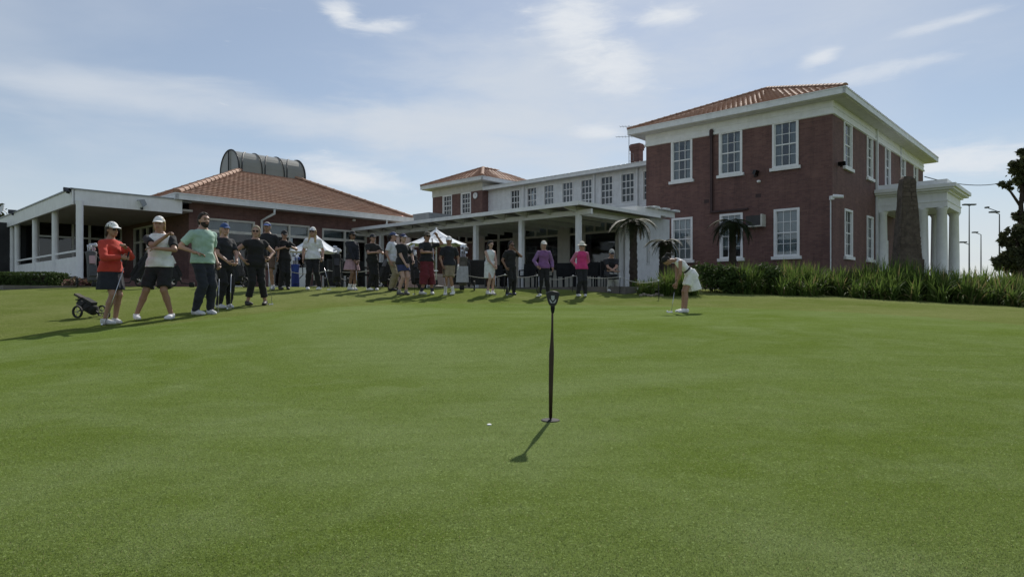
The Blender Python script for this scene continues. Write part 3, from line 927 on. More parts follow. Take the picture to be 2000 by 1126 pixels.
# antenna
ab_ = B3 + 1.0; aa = aB(1228.5, ab_); ax, ay = AB(aa, ab_); ad = dep(aa, ab_)
ant = thing('television_antenna', 'thin metal television antenna on a mast beside the chimney', 'antenna', (ax, ay, ZWE + 0.3))
m = MB(); m.tube([(ax, ay, ZWE + 0.25), (ax, ay, zd(245, ad))], 0.025, 6); m.build('mast', GREYM, ant)
for py, half, n in ((248, 0.55, 5), (268, 0.8, 6)):
    m = MB(); z = zd(py, ad)
    m.tube([(ax - half * 1.1, ay - 0.1, z), (ax + 0.25, ay + 0.05, z + 0.05)], 0.014, 5)
    for i in range(n):
        t = i / (n - 1); xx = ax - half * 1.1 + t * (half * 1.1 + 0.2)
        ln = 0.22 + 0.18 * t
        m.tube([(xx - 0.08, ay - ln, z + 0.02), (xx + 0.08, ay + ln, z + 0.02)], 0.010, 4)
    m.build('antenna_array', GREYM, ant)
m = MB(); z = zd(300, ad); m.tube([(ax, ay, z), (ax + 0.3, ay, z - 0.02), (ax + 0.3, ay, z - 0.5), (ax, ay, z - 0.52)], 0.012, 5); m.build('bracket', GREYM, ant)

# ------------------------------------------------------------------ white sunroom on the ground floor, under the pergola
B4, A4 = 21.1 * k, 13.4 * k
A4e = 31.5 * k
sunr = thing('sunroom', 'white ground floor sunroom with large glazed bays below the weatherboard wing', 'building', (*AB(A4, B4), TZ))
zE0, zE1 = H + 3.04 * k, H + 3.23 * k
def zb4(py, px=1100): return ZB(px, py, B4)
bays = [(1205, 1140, 'w'), (1133, 1110, 'n'), (1092, 1023, 'w'), (1004, 944, 'd'), (925, 882, 'w'), (870, 800, 'w')]
holes = []
zh = ZB(1060, 437, B4); ztr = ZB(1060, 462, B4); zsl = ZB(1060, 531, B4)
for p0, p1, t in bays:
    u0, u1 = sorted((aB(p0, B4), aB(p1, B4)))
    zb_ = TZ + 0.08 if t == 'd' else zsl
    holes.append((u0, u1, zb_, zh))
m = MB(); wall(m, 'b', B4, A4, A4e, TZ - 0.1, zE0, holes); m.build('front_wall', CREAM, sunr, recalc=False)
sb1 = 23.9 * k
sh_ = (*sorted((bA(1262, A4), bA(1269, A4))), TZ + 1.1, TZ + 2.6)
m = MB(); wall(m, 'a', A4, B4, sb1, TZ - 0.1, zE0, [sh_]); m.build('side_wall', OFFW, sunr, recalc=False)
m = MB(); wall(m, 'b', sb1, A4, A4 + 6, TZ - 0.1, zE0); m.build('rear_wall', OFFW, sunr, recalc=False)
window(sunr, 'a', A4, *sh_, 1, 1, casing=0.04, sill=False, rail=False)
for (u0, u1, z0, z1), (p0, p1, t) in zip(holes, bays):
    w = MB(); cz_ = 0.07
    bx(w, 'b', B4, u0, u0 + cz_, -0.03, 0.12, z0, z1); bx(w, 'b', B4, u1 - cz_, u1, -0.03, 0.12, z0, z1)
    bx(w, 'b', B4, u0 + cz_, u1 - cz_, -0.03, 0.12, z1 - cz_, z1); bx(w, 'b', B4, u0 + cz_, u1 - cz_, -0.03, 0.12, z0, z0 + cz_)
    bx(w, 'b', B4, u0 + cz_, u1 - cz_, -0.035, 0.12, ztr - 0.05, ztr + 0.05)
    n = 3 if t == 'w' else 1 if t == 'n' else 2
    for i in range(1, n):
        uu = u0 + (u1 - u0) * i / n
        bx(w, 'b', B4, uu - 0.035, uu + 0.035, -0.032, 0.118, ztr + 0.05, z1 - cz_)
        if t == 'd': bx(w, 'b', B4, uu - 0.06, uu + 0.06, -0.032, 0.118, z0 + cz_, ztr - 0.05)
    fo = w.build('glazed_door' if t == 'd' else 'window', CREAM, sunr)
    for i in range(n):
        g = MB(); bx(g, 'b', B4, u0 + (u1 - u0) * i / n + 0.02, u0 + (u1 - u0) * (i + 1) / n - 0.02, 0.05, 0.056, ztr, z1 - cz_ / 2); g.build('pane', GLASS, fo)
        if t != 'w':
            g = MB(); bx(g, 'b', B4, u0 + (u1 - u0) * i / n + 0.03, u0 + (u1 - u0) * (i + 1) / n - 0.03, 0.05, 0.056, z0 + cz_ / 2, ztr); g.build('pane', GLASSD, fo)
    if t == 'w':
        g = MB(); bx(g, 'b', B4, u0 + 0.03, u1 - 0.03, 0.05, 0.056, z0 + cz_ / 2, ztr); g.build('pane', GLASSD, fo)
    g = MB(); bx(g, 'b', B4, u0 - 0.1, u1 + 0.1, 2.0, 2.04, z0 - 0.1, z1 + 0.1); g.build('dark_backing', DARKROOM, fo)  # dark backing sheet, its colour stands in for the unlit sunroom
    g = MB(); bx(g, 'b', B4, u0 + 0.1, u1 - 0.1, 0.25, 0.27, ztr, z1); g.build('blind', CREAM, fo)
# pilasters by the corner and canopy eave
for px in (1214, 1226):
    m = MB(); u = aB(px, B4 - 0.3); x, y = AB(u, B4 - 0.35); m.box(x - 0.10, x + 0.10, y - 0.10, y + 0.10, TZ - 0.1, zE0); m.build('pilaster', WHITE, sunr)
CA, CB = 12.9 * k, 20.57 * k
CBe = 23.25 * k
m = MB(); m.ab(CA, CA + 5.5, CB, CBe, zE0 + 0.02, zE1 - 0.06); m.build('canopy_soffit', OFFW, sunr)
m = MB(); bx(m, 'b', CB, CA - 0.06, aB(1197, CB), -0.06, 0.0, zE0 - 0.03, zE1); bx(m, 'a', CA, CB, CBe + 0.1, -0.06, 0.0, zE0 - 0.031, zE1 - 0.001); m.build('fascia', WHITE, sunr)
for i in range(6):
    bb = CBe - 2.4 + i * 0.45
    m = MB(); m.ab(CA - 0.25, CA + 2.2, bb, bb + 0.40, zE1 + 0.02, zE1 + 0.05 + 0.06 * (i % 2)); m.build('roof_sheet', WHITE, sunr)
m = MB(); m.ab(CA + 0.1, A1 + 0.15, CB + 0.6, CBe - 0.02, zE1 - 0.055, zE1 + 0.0); m.ab(A1 + 0.15, A4e, CB + 0.6, B3 - 0.05, zE1 - 0.054, zE1 + 0.001); m.build('flat_roof', GREYM, sunr)

# ------------------------------------------------------------------ pergola verandah
B5 = 16.5 * k
perg = thing('verandah_pergola', 'white timber verandah on slim posts with open rafters in front of sunroom', 'pergola', (*AB(aB(1018, B5), B5), TZ))
a_c = aB(1130, B5); a_l = aB(716, B5)
d_c = dep(a_c, B5)
zb0, zb1 = zd(420, d_c), zd(410, d_c)
m = MB(); m.ab(a_c - 0.6, a_l, B5 - 0.05, B5 + 0.05, zb0, zb1); m.build('beam', WHITE, perg)
zr0 = zb1 + 0.02
bo_ = B5 - 0.85
zf1 = ZB(1135, 391, bo_); zf0 = ZB(1135, 397, bo_)
m = MB(); m.ab(a_c - 0.65, a_l + 0.1, bo_ - 0.03, bo_ + 0.03, zf0 - 0.04, zf1); m.build('fascia', WHITE, perg)
m = MB(); bx(m, 'a', a_c - 0.65, bo_ + 0.03, B4 - 0.6, -0.03, 0.03, zf0 - 0.03, zf1 - 0.01); m.build('fascia', WHITE, perg)
m = MB(); bx(m, 'a', a_c, B5 + 0.05, B4 - 0.3, -0.04, 0.04, zb0 + 0.01, zb1 - 0.01); m.build('beam', WHITE, perg)
n_r = 12
for i in range(n_r):
    u = a_c + 0.12 + (a_l - a_c - 0.25) * i / (n_r - 1)
    m = MB()
    pts = [(u - 0.035, bo_ + 0.03, zf0 - 0.02), (u + 0.035, bo_ + 0.03, zf0 - 0.02), (u + 0.035, B5 - 0.05, zb1 - 0.10), (u - 0.035, B5 - 0.05, zb1 - 0.10)]
    tops = [(u - 0.035, bo_ + 0.03, zf0 + 0.05), (u + 0.035, bo_ + 0.03, zf0 + 0.05), (u + 0.035, B5 - 0.05, zf0 + 0.05), (u - 0.035, B5 - 0.05, zf0 + 0.05)]
    m.hexa([(*AB(p[0], p[1]), p[2]) for p in pts] + [(*AB(p[0], p[1]), p[2]) for p in tops])
    m.ab(u - 0.0351, u + 0.0351, B5 + 0.05, B4 - 0.35, zb1 - 0.06, zf0 + 0.045)
    m.build('rafter', WHITE, perg)
m = MB(); m.ab(a_c - 0.62, a_l + 0.05, bo_ + 0.035, B4 - 0.1, zf0 + 0.06, zf0 + 0.10)
m.build('roof_sheeting', paint('verandah_sheet', (0.40, 0.38, 0.33), 0.12, 0.7, 2.0), perg)
for px in (1130, 1018.5, 929.5, 835, 745):
    u = aB(px, B5); m = MB(); m.ab(u - 0.085, u + 0.085, B5 - 0.085, B5 + 0.085, TZ - 0.05, zb0 + 0.0); m.build('post', WHITE, perg)
m = MB(); u = a_l - 0.05; m.ab(u - 0.04, u + 0.04, B5 - 0.85, B5 + 0.05, zb0 + 0.02, zb0 + 0.14); m.build('end_rafter', WHITE, perg)

# ------------------------------------------------------------------ tiled clubhouse (left)
A6e, B6e0, B6e1 = 23.6 * k, 8.4 * k, 18.55 * k
A6, B6 = 24.2 * k, 9.0 * k
ZE6 = H + 3.44 * k
club = thing('tiled_clubhouse', 'single storey brick clubhouse with broad terracotta tiled hip roof', 'building', (*AB(A6, B6), TZ))
wins = [(388, 497.5), (524, 604.5), (629, 716)]
hs = []
for w0, w1 in wins:
    hs.append((*sorted((bA(w0, A6), bA(w1, A6))), TZ + 0.06, ZA((w0 + w1) / 2, {388: 428.5, 524: 438, 629: 449}[w0], A6)))
ztm = ZA(660, 468, A6)
m = MB(); wall(m, 'a', A6, B6, B6e1 - 0.5, TZ - 0.2, ZE6 - 0.2, hs); m.build('front_wall', BRB, club, recalc=False)
drs = (*sorted((aB(262, B6), aB(301, B6))), TZ + 0.42, TZ + 0.42 + 2.5)
m = MB(); wall(m, 'b', B6, A6, A6 + 13, TZ - 0.2, ZE6 - 0.2, [drs]); m.build('side_wall', BRA, club, recalc=False)
m = MB(); wall(m, 'b', B6e1 - 0.5, A6, A6 + 11, TZ - 0.2, ZE6 - 0.2); wall(m, 'a', A6 + 13, B6, B6e1 - .5, TZ - .2, ZE6 - .2); m.build('rear_wall', BRA, club, recalc=False)
for (u0, u1, z0, z1) in hs:
    w = MB(); cz_ = 0.08
    bx(w, 'a', A6, u0, u0 + cz_, -0.03, 0.12, z0, z1); bx(w, 'a', A6, u1 - cz_, u1, -0.03, 0.12, z0, z1)
    bx(w, 'a', A6, u0 + cz_, u1 - cz_, -0.03, 0.12, z1 - cz_, z1); bx(w, 'a', A6, u0 + cz_, u1 - cz_, -0.03, 0.12, z0, z0 + cz_)
    bx(w, 'a', A6, u0 + cz_, u1 - cz_, -0.034, 0.12, ztm - 0.06, ztm + 0.06)
    uu = (u0 + u1) / 2
    bx(w, 'a', A6, uu - 0.04, uu + 0.04, -0.032, 0.118, ztm + 0.06, z1 - cz_); bx(w, 'a', A6, uu - 0.04, uu + 0.04, -0.032, 0.118, z0 + cz_, ztm - 0.06)
    fo = w.build('window', CREAM, club)
    for s0, s1 in ((u0, uu), (uu, u1)):
        g = MB(); bx(g, 'a', A6, s0 + 0.04, s1 - 0.04, 0.05, 0.056, ztm, z1 - 0.04); g.build('pane', GLASS, fo)
        g = MB(); bx(g, 'a', A6, s0 + 0.04, s1 - 0.04, 0.05, 0.056, z0 + 0.04, ztm); g.build('pane', GLASSD, fo)
        g = MB(); bx(g, 'a', A6, s0 + 0.06, s1 - 0.06, 0.20, 0.21, ztm, z1 - 0.04); g.build('blind', paint('grey_green_blind', (0.24, 0.27, 0.26), 0.1, 0.9, 2.0), fo)
    g = MB(); bx(g, 'a', A6, u0 - 0.1, u1 + 0.1, 2.0, 2.04, z0 - 0.1, z1 + 0.1); g.build('dark_backing', DARKROOM, fo)  # dark sheet painted as the shade inside the clubhouse
u0, u1, z0, z1 = drs
w = MB(); cz_ = 0.08
bx(w, 'b', B6, u0, u0 + cz_, -0.03, 0.1, z0, z1); bx(w, 'b', B6, u1 - cz_, u1, -0.03, 0.1, z0, z1); bx(w, 'b', B6, u0 + cz_, u1 - cz_, -0.03, 0.1, z1 - cz_, z1); bx(w, 'b', B6, u0 + cz_, u1 - cz_, -0.03, 0.1, z1 - 0.75, z1 - 0.67)
for t in (0.33, 0.66): bx(w, 'b', B6, u0 + (u1 - u0) * t - 0.06, u0 + (u1 - u0) * t + 0.06, -0.028, 0.098, z0, z1 - cz_)
fo = w.build('glazed_door', CREAM, club)
g = MB(); bx(g, 'b', B6, u0 + 0.03, u1 - 0.03, 0.05, 0.056, z0, z1); g.build('pane', GLASSD, fo)
g = MB(); bx(g, 'b', B6, u0 - 0.1, u1 + 0.1, 1.5, 1.55, z0 - 0.1, z1 + 0.1); g.build('dark_backing', DARKROOM, fo)  # dark sheet behind the door, room shade put into its colour
# roof
run = 3.97 * k; rise = 1.83 * k
A6b = A6e + 2 * run + 1.8 * k
zr = ZE6 - 0.02
c = [Vector((*AB(A6e, B6e0), zr)), Vector((*AB(A6e, B6e1), zr)), Vector((*AB(A6b, B6e1), zr)), Vector((*AB(A6b, B6e0), zr))]
t_ = [Vector((*AB(A6e + run, B6e0 + run), zr + rise)), Vector((*AB(A6e + run, B6e1 - run + 0.35), zr + rise)), Vector((*AB(A6b - run, B6e1 - run + 0.35), zr + rise)), Vector((*AB(A6b - run, B6e0 + run), zr + rise))]
m = MB(); m.add([*c, *t_], [(0, 1, 5, 4), (1, 2, 6, 5), (2, 3, 7, 6), (3, 0, 4, 7), (4, 5, 6, 7), (3, 2, 1, 0)])
ro = m.build('roof', TILE, club)
for i, j in ((0, 1), (3, 0), (1, 2)):
    tile_plane(c[i], c[j], t_[i], t_[j], ro, gauge=0.27, pitch=0.22, amp=0.007, lift=0.045)
ridge_caps(c[0], t_[0], ro, 0.42, 0.16); ridge_caps(c[1], t_[1], ro, 0.42, 0.15); ridge_caps(c[3], t_[3], ro, 0.42, 0.15)
m = MB()
m.ab(A6e + 0.02, A6 + 0.0, B6e0 + 0.02, B6e1, ZE6 - 0.20, ZE6 - 0.15); m.ab(A6, A6b, B6e0 + 0.02, B6, ZE6 - 0.201, ZE6 - 0.151)
m.build('soffit', SOFFIT, club)
m = MB(); gutter(m, 'a', A6e + 0.02, B6e0 - 0.1, B6e1 + 0.05, ZE6 - 0.22, ZE6 + 0.02); gutter(m, 'b', B6e0 + 0.02, A6e - 0.1, A6b, ZE6 - 0.221, ZE6 + 0.021); m.build('gutter', OFFW, club)
for px in (510, 731):
    b_ = bA(px, A6); m = MB()
    x0 = Vector((*AB(A6e + 0.0, b_ + 0.28), ZE6 - 0.2)); x1 = Vector((*AB(A6e + 0.0, b_ + 0.28), ZE6 - 0.42)); x2 = Vector((*AB(A6 - 0.07, b_), ZE6 - 0.70)); x3 = Vector((*AB(A6 - 0.07, b_), TZ))
    m.tube([x0, x1, x2, x3], 0.055, 8); m.build('downpipe', OFFW, club, smooth=True)
m = MB(); b_ = bA(690, A6); z = ZA(690, 430, A6); x, y = AB(A6 - 0.06, b_); m.lathe((x, y, z - 0.06), [(0.02, 0), (0.08, 0.02), (0.09, 0.06), (0.08, 0.10), (0.02, 0.12)], 10); m.build('wall_lamp', WHITE, club, smooth=True)
# barrel skylight
SA0, SA1, SB0, SB1 = 27.45 * k, 29.3 * k, 12.25 * k, 15.35 * k
zs = zr + rise - 0.12
am, ra = (SA0 + SA1) / 2, (SA1 - SA0) / 2
z_top = zd(294, dep(am, SB0))
zside = 0.25
hgt = z_top - zs - zside
def arch(u, rad_a, rad_z, n=16):
    return [(am - rad_a, zs)] + [(am - rad_a * math.cos(math.pi * i / n), zs + zside + rad_z * math.sin(math.pi * i / n)) for i in range(n + 1)] + [(am + rad_a, zs)]
pr = arch(0, ra, hgt); n = len(pr)
m = MB()
vs = [(*AB(a_, SB0), z_) for a_, z_ in pr] + [(*AB(a_, SB1), z_) for a_, z_ in pr]
m.add(vs, [(i, i + 1, i + 1 + n, i + n) for i in range(n - 1)] + [tuple(range(n)), tuple(range(n, 2 * n))])
sk = m.build('skylight', ACRYL, club)
for i in range(4):
    b_ = SB0 + (SB1 - SB0) * i / 3
    m = MB(); pr2 = arch(0, ra + 0.03, hgt + 0.03); m.tube([(*AB(a_, b_), z_) for a_, z_ in pr2], 0.040 if i in (0, 3) else 0.024, 6); m.build('rib', DKM, sk)
m = MB()
m.ab(SA0 - 0.06, SA1 + 0.06, SB0 - 0.06, SB1 + 0.06, zs - 0.05, zs + 0.12); m.build('skylight_base', DKM, sk)
for i in range(3):           # curved braces that show through each bay
    b0_, b1_ = SB0 + (SB1 - SB0) * i / 3, SB0 + (SB1 - SB0) * (i + 1) / 3
    m = MB(); pts = []
    for j in range(7):
        t = j / 6
        aa_ = math.pi * 0.45 * t
        pts.append((*AB(am - (ra + 0.035) * math.cos(aa_), b0_ + (b1_ - b0_) * (0.12 + 0.5 * t * t)), zs + 0.12 + (zside + hgt - 0.1) * math.sin(aa_)))
    m.tube(pts, 0.03, 5); m.build('brace', DKM, sk)
m = MB(); m.tube([(*AB(am, SB0 - 0.05), zs + 0.1), (*AB(am, SB0 - 0.05), z_top)], 0.03, 6); m.build('mullion', DKM, sk)

# ------------------------------------------------------------------ white verandah at far left
A7, B7 = 23.75 * k, 5.38 * k
d7 = dep(A7, B7)
zv1, zv0 = zd(370, d7), zd(399, d7)
ver = thing('flat_verandah', 'flat roofed white verandah with deep fascia at the left end of clubhouse', 'verandah', (*AB(A7, B7), TZ))
FL = zd(541, d7)
AVe = 44 * k
m = MB(); bx(m, 'a', A7, B7, bA(355, A7), -0.05, 0.05, zv0, zv1); m.build('fascia', WHITE, ver)
m = MB(); bx(m, 'b', B7, A7 - 0.05, AVe, -0.05, 0.05, zv0 - 0.001, zv1 - 0.001); m.build('fascia', WHITE, ver)
m = MB(); bx(m, 'a', A7, B7 - 0.1, bA(355, A7), -0.09, 0.0, zv1, zv1 + 0.05); bx(m, 'b', B7, A7 - 0.09, AVe, -0.09, 0.0, zv1 + 0.001, zv1 + 0.051); m.build('roof_capping', GREYM, ver)
m = MB(); m.ab(A7 + 0.06, AVe, B7 + 0.06, B6 - 0.02, zv0 + 0.12, zv0 + 0.2); m.build('ceiling', paint('verandah_ceiling', (0.48, 0.45, 0.40), 0.1, 0.8, 1.5), ver)
m = MB(); m.ab(A7 + 0.06, AVe, B7 + 0.06, B6 - 0.05, zv1 - 0.06, zv1 - 0.01); m.build('roof', GREYM, ver)
m = MB(); m.ab(A7 + 0.0, AVe, B7 + 0.0, B6 - 0.02, TZ - 0.2, FL); m.build('floor_slab', BRB, ver)
vpx = [153, 105.5, 67, 32, 23, 2, -40]
for px in vpx:
    u = aB(px, B7 + 0.12); m = MB(); s = 0.095; x, y = AB(u, B7 + 0.16); m.lathe((x, y, FL - 0.04), [(0.115, 0), (0.115, zv0 - FL + 0.17)], 14); m.build('post', WHITE, ver, smooth=False)
ups = [aB(p_, B7 + 0.12) for p_ in vpx]
for i in range(3):
    m = MB(); bx(m, 'b', B7 + 0.14, ups[i] + 0.10, ups[i + 1] - 0.10, 0, 0.05, FL + 0.05, FL + 0.75); m.build('balustrade_panel', WHITE, ver)
    m = MB(); bx(m, 'b', B7 + 0.13, ups[i] + 0.10, ups[i + 1] - 0.10, 0, 0.07, FL + 0.92, FL + 0.99); m.build('handrail', WHITE, ver)
AE = A7 + 9.2
w = MB(); zt_ = zv0 + 0.12
wn_ = 5
for i in range(wn_ + 1):
    bb = B7 + 0.7 + (B6 - B7 - 0.72) * i / wn_; bx(w, 'a', AE, bb - 0.05, bb + 0.05, -0.05, 0.05, FL, zt_)
bx(w, 'a', AE, B7 + 0.7, B6, -0.049, 0.049, FL + 2.05, FL + 2.13); bx(w, 'a', AE, B7 + 0.7, B6, -0.048, 0.048, FL, FL + 0.12)
fo = w.build('glazed_screen', OFFW, ver)
g = MB(); bx(g, 'a', AE, B7 + 0.7, B6, 0.0, 0.006, FL + 0.1, zt_); g.build('pane', GLASSD, fo)
g = MB(); bx(g, 'a', AE, B7 - 2.0, B6, 2.5, 2.6, FL - 0.2, zt_ + 0.1); g.build('dark_backing', DARKROOM, fo)  # dark sheet added behind the screen, colour stands in for shade
g = MB(); bx(g, 'b', B7 + 0.72, AE + 0.1, AE + 9, -0.02, 0.02, FL, zt_); g.build('pane', GLASSD, fo)
def floodlight(name, label, loc, aim, size=0.16, mat=None, pole=0.0):
    t = thing(name, label, 'floodlight', loc)
    m = MB(); s = size
    m.hexa([(-s, -s * 0.35, -s * 0.6), (s, -s * 0.35, -s * 0.6), (s * 0.8, s * 0.4, -s * 0.4), (-s * 0.8, s * 0.4, -s * 0.4), (-s, -s * 0.35, s * 0.6), (s, -s * 0.35, s * 0.6), (s * 0.8, s * 0.4, s * 0.4), (-s * 0.8, s * 0.4, s * 0.4)])
    b = m.build('housing', mat or DKM, t, local=True)
    b.rotation_euler = (aim[0], 0, aim[1])
    m = MB(); m.box(-s * 0.85, s * 0.85, -s * 0.37, -s * 0.355, -s * 0.5, s * 0.5); l = m.build('lens', GLASSD if mat is None else OFFW, b, local=True)
    m = MB(); m.box(-0.02, 0.02, -0.02, s * 0.9, -s * 0.9 - pole, -s * 0.5); m.build('bracket', DKM, t, local=True)
    return t
def on_b(px, py, b_, off=-0.2):
    u = aB(px, b_ + off); d = dep(u, b_ + off); return (*AB(u, b_ + off), zd(py, d))
def on_a(px, py, a_, off=-0.2):
    u = bA(px, a_ + off); d = dep(a_ + off, u); return (*AB(a_ + off, u), zd(py, d))
floodlight('floodlight', 'black spotlight on the top corner of the white verandah fascia', on_a(131, 371, A7, 0.0), (R(-20), R(60)), 0.13)
floodlight('floodlight', 'large grey floodlight mounted on the white verandah fascia facing the green', on_a(276, 397, A7, -0.1), (R(25), R(-43)), 0.26, GREYM)
floodlight('floodlight', 'small dark spotlight on the receding left fascia near photo edge', on_b(24, 414, B7, -0.1), (R(-10), R(40)), 0.16)
floodlight('floodlight', 'white faced floodlight on brick wall between upper and lower windows', on_b(1476, 337, B0), (R(20), R(47)), 0.22)
floodlight('floodlight', 'small black floodlight beside first upper window on side wall', on_a(1645, 319, A0), (R(20), R(-43)), 0.17)
m = MB(); p_ = Vector(on_b(6, 410, B7, -0.1))
dish = thing('satellite_dish', 'small pale satellite dish on verandah roof at left edge', 'satellite dish', p_)
m.lathe((0, 0, 0), [(0.02, 0.0), (0.14, 0.03), (0.24, 0.09), (0.23, 0.10), (0.13, 0.045), (0.0, 0.02)], 18); o = m.build('dish', OFFW, dish, smooth=True, local=True); o.rotation_euler = (R(70), 0, R(-30))
m = MB(); m.tube([(0, 0, 0), (0.05, 0.15, -0.1), (0.12, 0.2, -0.42)], 0.02, 6); m.build('arm', GREYM, dish, local=True)
# security camera with conduit, air conditioner, wall sensor
p_ = Vector(on_b(1627, 383, B0, -0.15))
cc = thing('security_camera', 'white security camera on a conduit near the corner of the brick wall', 'camera', p_)
m = MB(); m.tube([(0, 0, 0), (0.12, -0.10, -0.02), (0.34, -0.26, -0.06)], [0.09, 0.09, 0.075], 10); m.build('housing', WHITE, cc, local=True, smooth=False)
m = MB(); m.box(-0.12, 0.04, -0.05, 0.12, -0.16, 0.02); m.build('mount', WHITE, cc, local=True)
m = MB(); m.box(-0.09, -0.05, 0.06, 0.10, -3.4, -0.15); m.build('conduit', OFFW, cc, local=True)
u0, u1 = aB(1496, B0), aB(1464, B0); z0, z1 = ZB(1480, 444, B0), ZB(1480, 422, B0)
acn = thing('air_conditioner', 'box air conditioner sticking out of the brick wall beside tree fern', 'air conditioner', (*AB((u0 + u1) / 2, B0 - 0.2), z0))
m = MB(); bx(m, 'b', B0, u0 + 0.08, u1, -0.45, -0.012, z0 + 0.06, z1); m.build('casing', paint('dark_grille', (0.05, 0.05, 0.05), 0.2, 0.6), acn)
m = MB(); bx(m, 'b', B0, u0, u1 + 0.1, -0.5, -0.013, z0, z0 + 0.055); bx(m, 'b', B0, u0, u0 + 0.075, -0.5, -0.0125, z0 + 0.056, z1 + 0.04); m.build('tray', CREAM, acn)
m = MB(); p_ = on_b(1482, 354, B0, -0.06); m.lathe((p_[0], p_[1], p_[2] - 0.07), [(0.05, 0), (0.10, 0.03), (0.10, 0.10), (0.04, 0.13)], 10); tag(m.build('alarm_sensor', WHITE, smooth=True), 'small white sensor below the floodlight on brick wall', 'sensor')
# small fence of dark screens and a far roofline between the clubhouse and pavilion
m = MB(); b_ = 24 * k; m.ab(aB(838, b_), aB(806, b_), b_, b_ + 2, ZF + 2, ZB(825, 416, b_)); tag(m.build('roof_plant', GREYM), 'grey mechanical plant box behind the end of tiled roof', 'plant box')
# ------------------------------------------------------------------ hole, marker and ball marker on the green
mk = thing('hole_marker', 'short dark wooden practice hole marker with black crested paddle top', 'hole marker', (HX, HY, HZ))
dpin = HY
def zpin(py): return zd(py, dpin)
ppm = dpin / F                                  # metres per photo pixel at the pin
m = MB()
m.tube([(HX + 4 * ppm, HY, zpin(604)), (HX + 3.6 * ppm, HY, zpin(640)), (HX + 3.0 * ppm, HY, zpin(668)), (HX + 2.2 * ppm, HY, zpin(690)), (HX + 1.0 * ppm, HY, zpin(750)), (HX + 0.3 * ppm, HY, zpin(816))],
       [2.0 * ppm, 2.2 * ppm, 3.4 * ppm, 4.9 * ppm, 4.3 * ppm, 3.2 * ppm], 16)
m.build('stick', TIMBER, mk, smooth=True)
m = MB(); m.tube([(HX + 0.3 * ppm, HY, zpin(815)), (HX, HY, HZ - 0.01)], 1.9 * ppm, 12); m.build('ferrule', BLACK, mk, smooth=True)
PXC = HX + 4.5 * ppm
outl = [(-2.5, 600), (-4, 597), (-7.0, 595), (-10, 588), (-13.5, 573.5), (-12.5, 571), (-9, 569.2), (-4, 568.0), (0, 567.5), (4, 568.0), (9, 569.2), (12.5, 571), (13.5, 573.5), (10, 588), (7.0, 595), (4, 597), (2.5, 600)]
def outline(th, s):
    cz_ = zpin(582)
    return [(PXC + a_ * ppm * s, HY + th, cz_ + (zpin(b_) - cz_) * s) for a_, b_ in outl]
m = MB(); n = len(outl)
rings = [outline(-0.013, 0.93), outline(-0.009, 0.99), outline(0.009, 0.99), outline(0.013, 0.93)]
vs = [p for r_ in rings for p in r_]
m.add(vs, [(i * n + j, i * n + (j + 1) % n, (i + 1) * n + (j + 1) % n, (i + 1) * n + j) for i in range(3) for j in range(n)] + [tuple(range(n))[::-1], tuple(range(3 * n, 4 * n))])
pad = m.build('paddle', paint('paddle_plastic', (0.012, 0.013, 0.018), 0.2, 0.35, 12), mk)
m = MB(); m.tube([(PXC, HY, zpin(597)), (PXC, HY, zpin(604.5)), (PXC, HY, zpin(611))], [4.4 * ppm, 4.0 * ppm, 2.6 * ppm], 12); m.build('collar', BLACK, mk)
CREST = paint('crest_print', (0.42, 0.45, 0.47), 0.1, 0.6)
m = MB(); yf_ = HY - 0.0155
def flat(pts):
    n = len(pts)
    m.prism([(PXC + a_ * ppm, yf_, zpin(b_)) for a_, b_ in pts], [(PXC + a_ * ppm, yf_ + 0.002, zpin(b_)) for a_, b_ in pts])
flat([(-3.6, 576.5), (-2.4, 577.2), (-1.2, 576.5), (0, 577.2), (1.2, 576.5), (2.4, 577.2), (3.6, 576.5), (3.1, 580), (3.3, 583), (1.8, 585.6), (0, 587), (-1.8, 585.6), (-3.3, 583), (-3.1, 580)])
flat([(-6.6, 583.2), (-5.2, 585.0), (-2.6, 588.4), (-0.6, 590.6), (-0.6, 592), (-2.6, 591.6), (-4.6, 590.6), (-6.0, 587.5)])
flat([(6.6, 583.2), (6.0, 587.5), (4.6, 590.6), (2.6, 591.6), (0.6, 592), (0.6, 590.6), (2.6, 588.4), (5.2, 585.0)])
m.build('crest', CREST, pad)
m = MB(); m.lathe((HX, HY, HZ - 0.012), [(0.055, 0.0), (0.055, 0.015), (0.050, 0.0175), (0.012, 0.0185)], 24)
cup = m.build('dark_hole_disc', BLACK, mk, smooth=False)  # black disc on the turf, its colour stands in for the shaded hole
bx_, by_ = hit(955.5, 834)
m = MB(); m.lathe((bx_, by_, gz(bx_, by_) + 0.012), [(0.013, 0), (0.0135, 0.003), (0.011, 0.0055), (0.003, 0.006)], 14)
tag(m.build('ball_marker', WHITE), 'tiny white ball marker lying on the green left of the hole marker', 'ball marker')

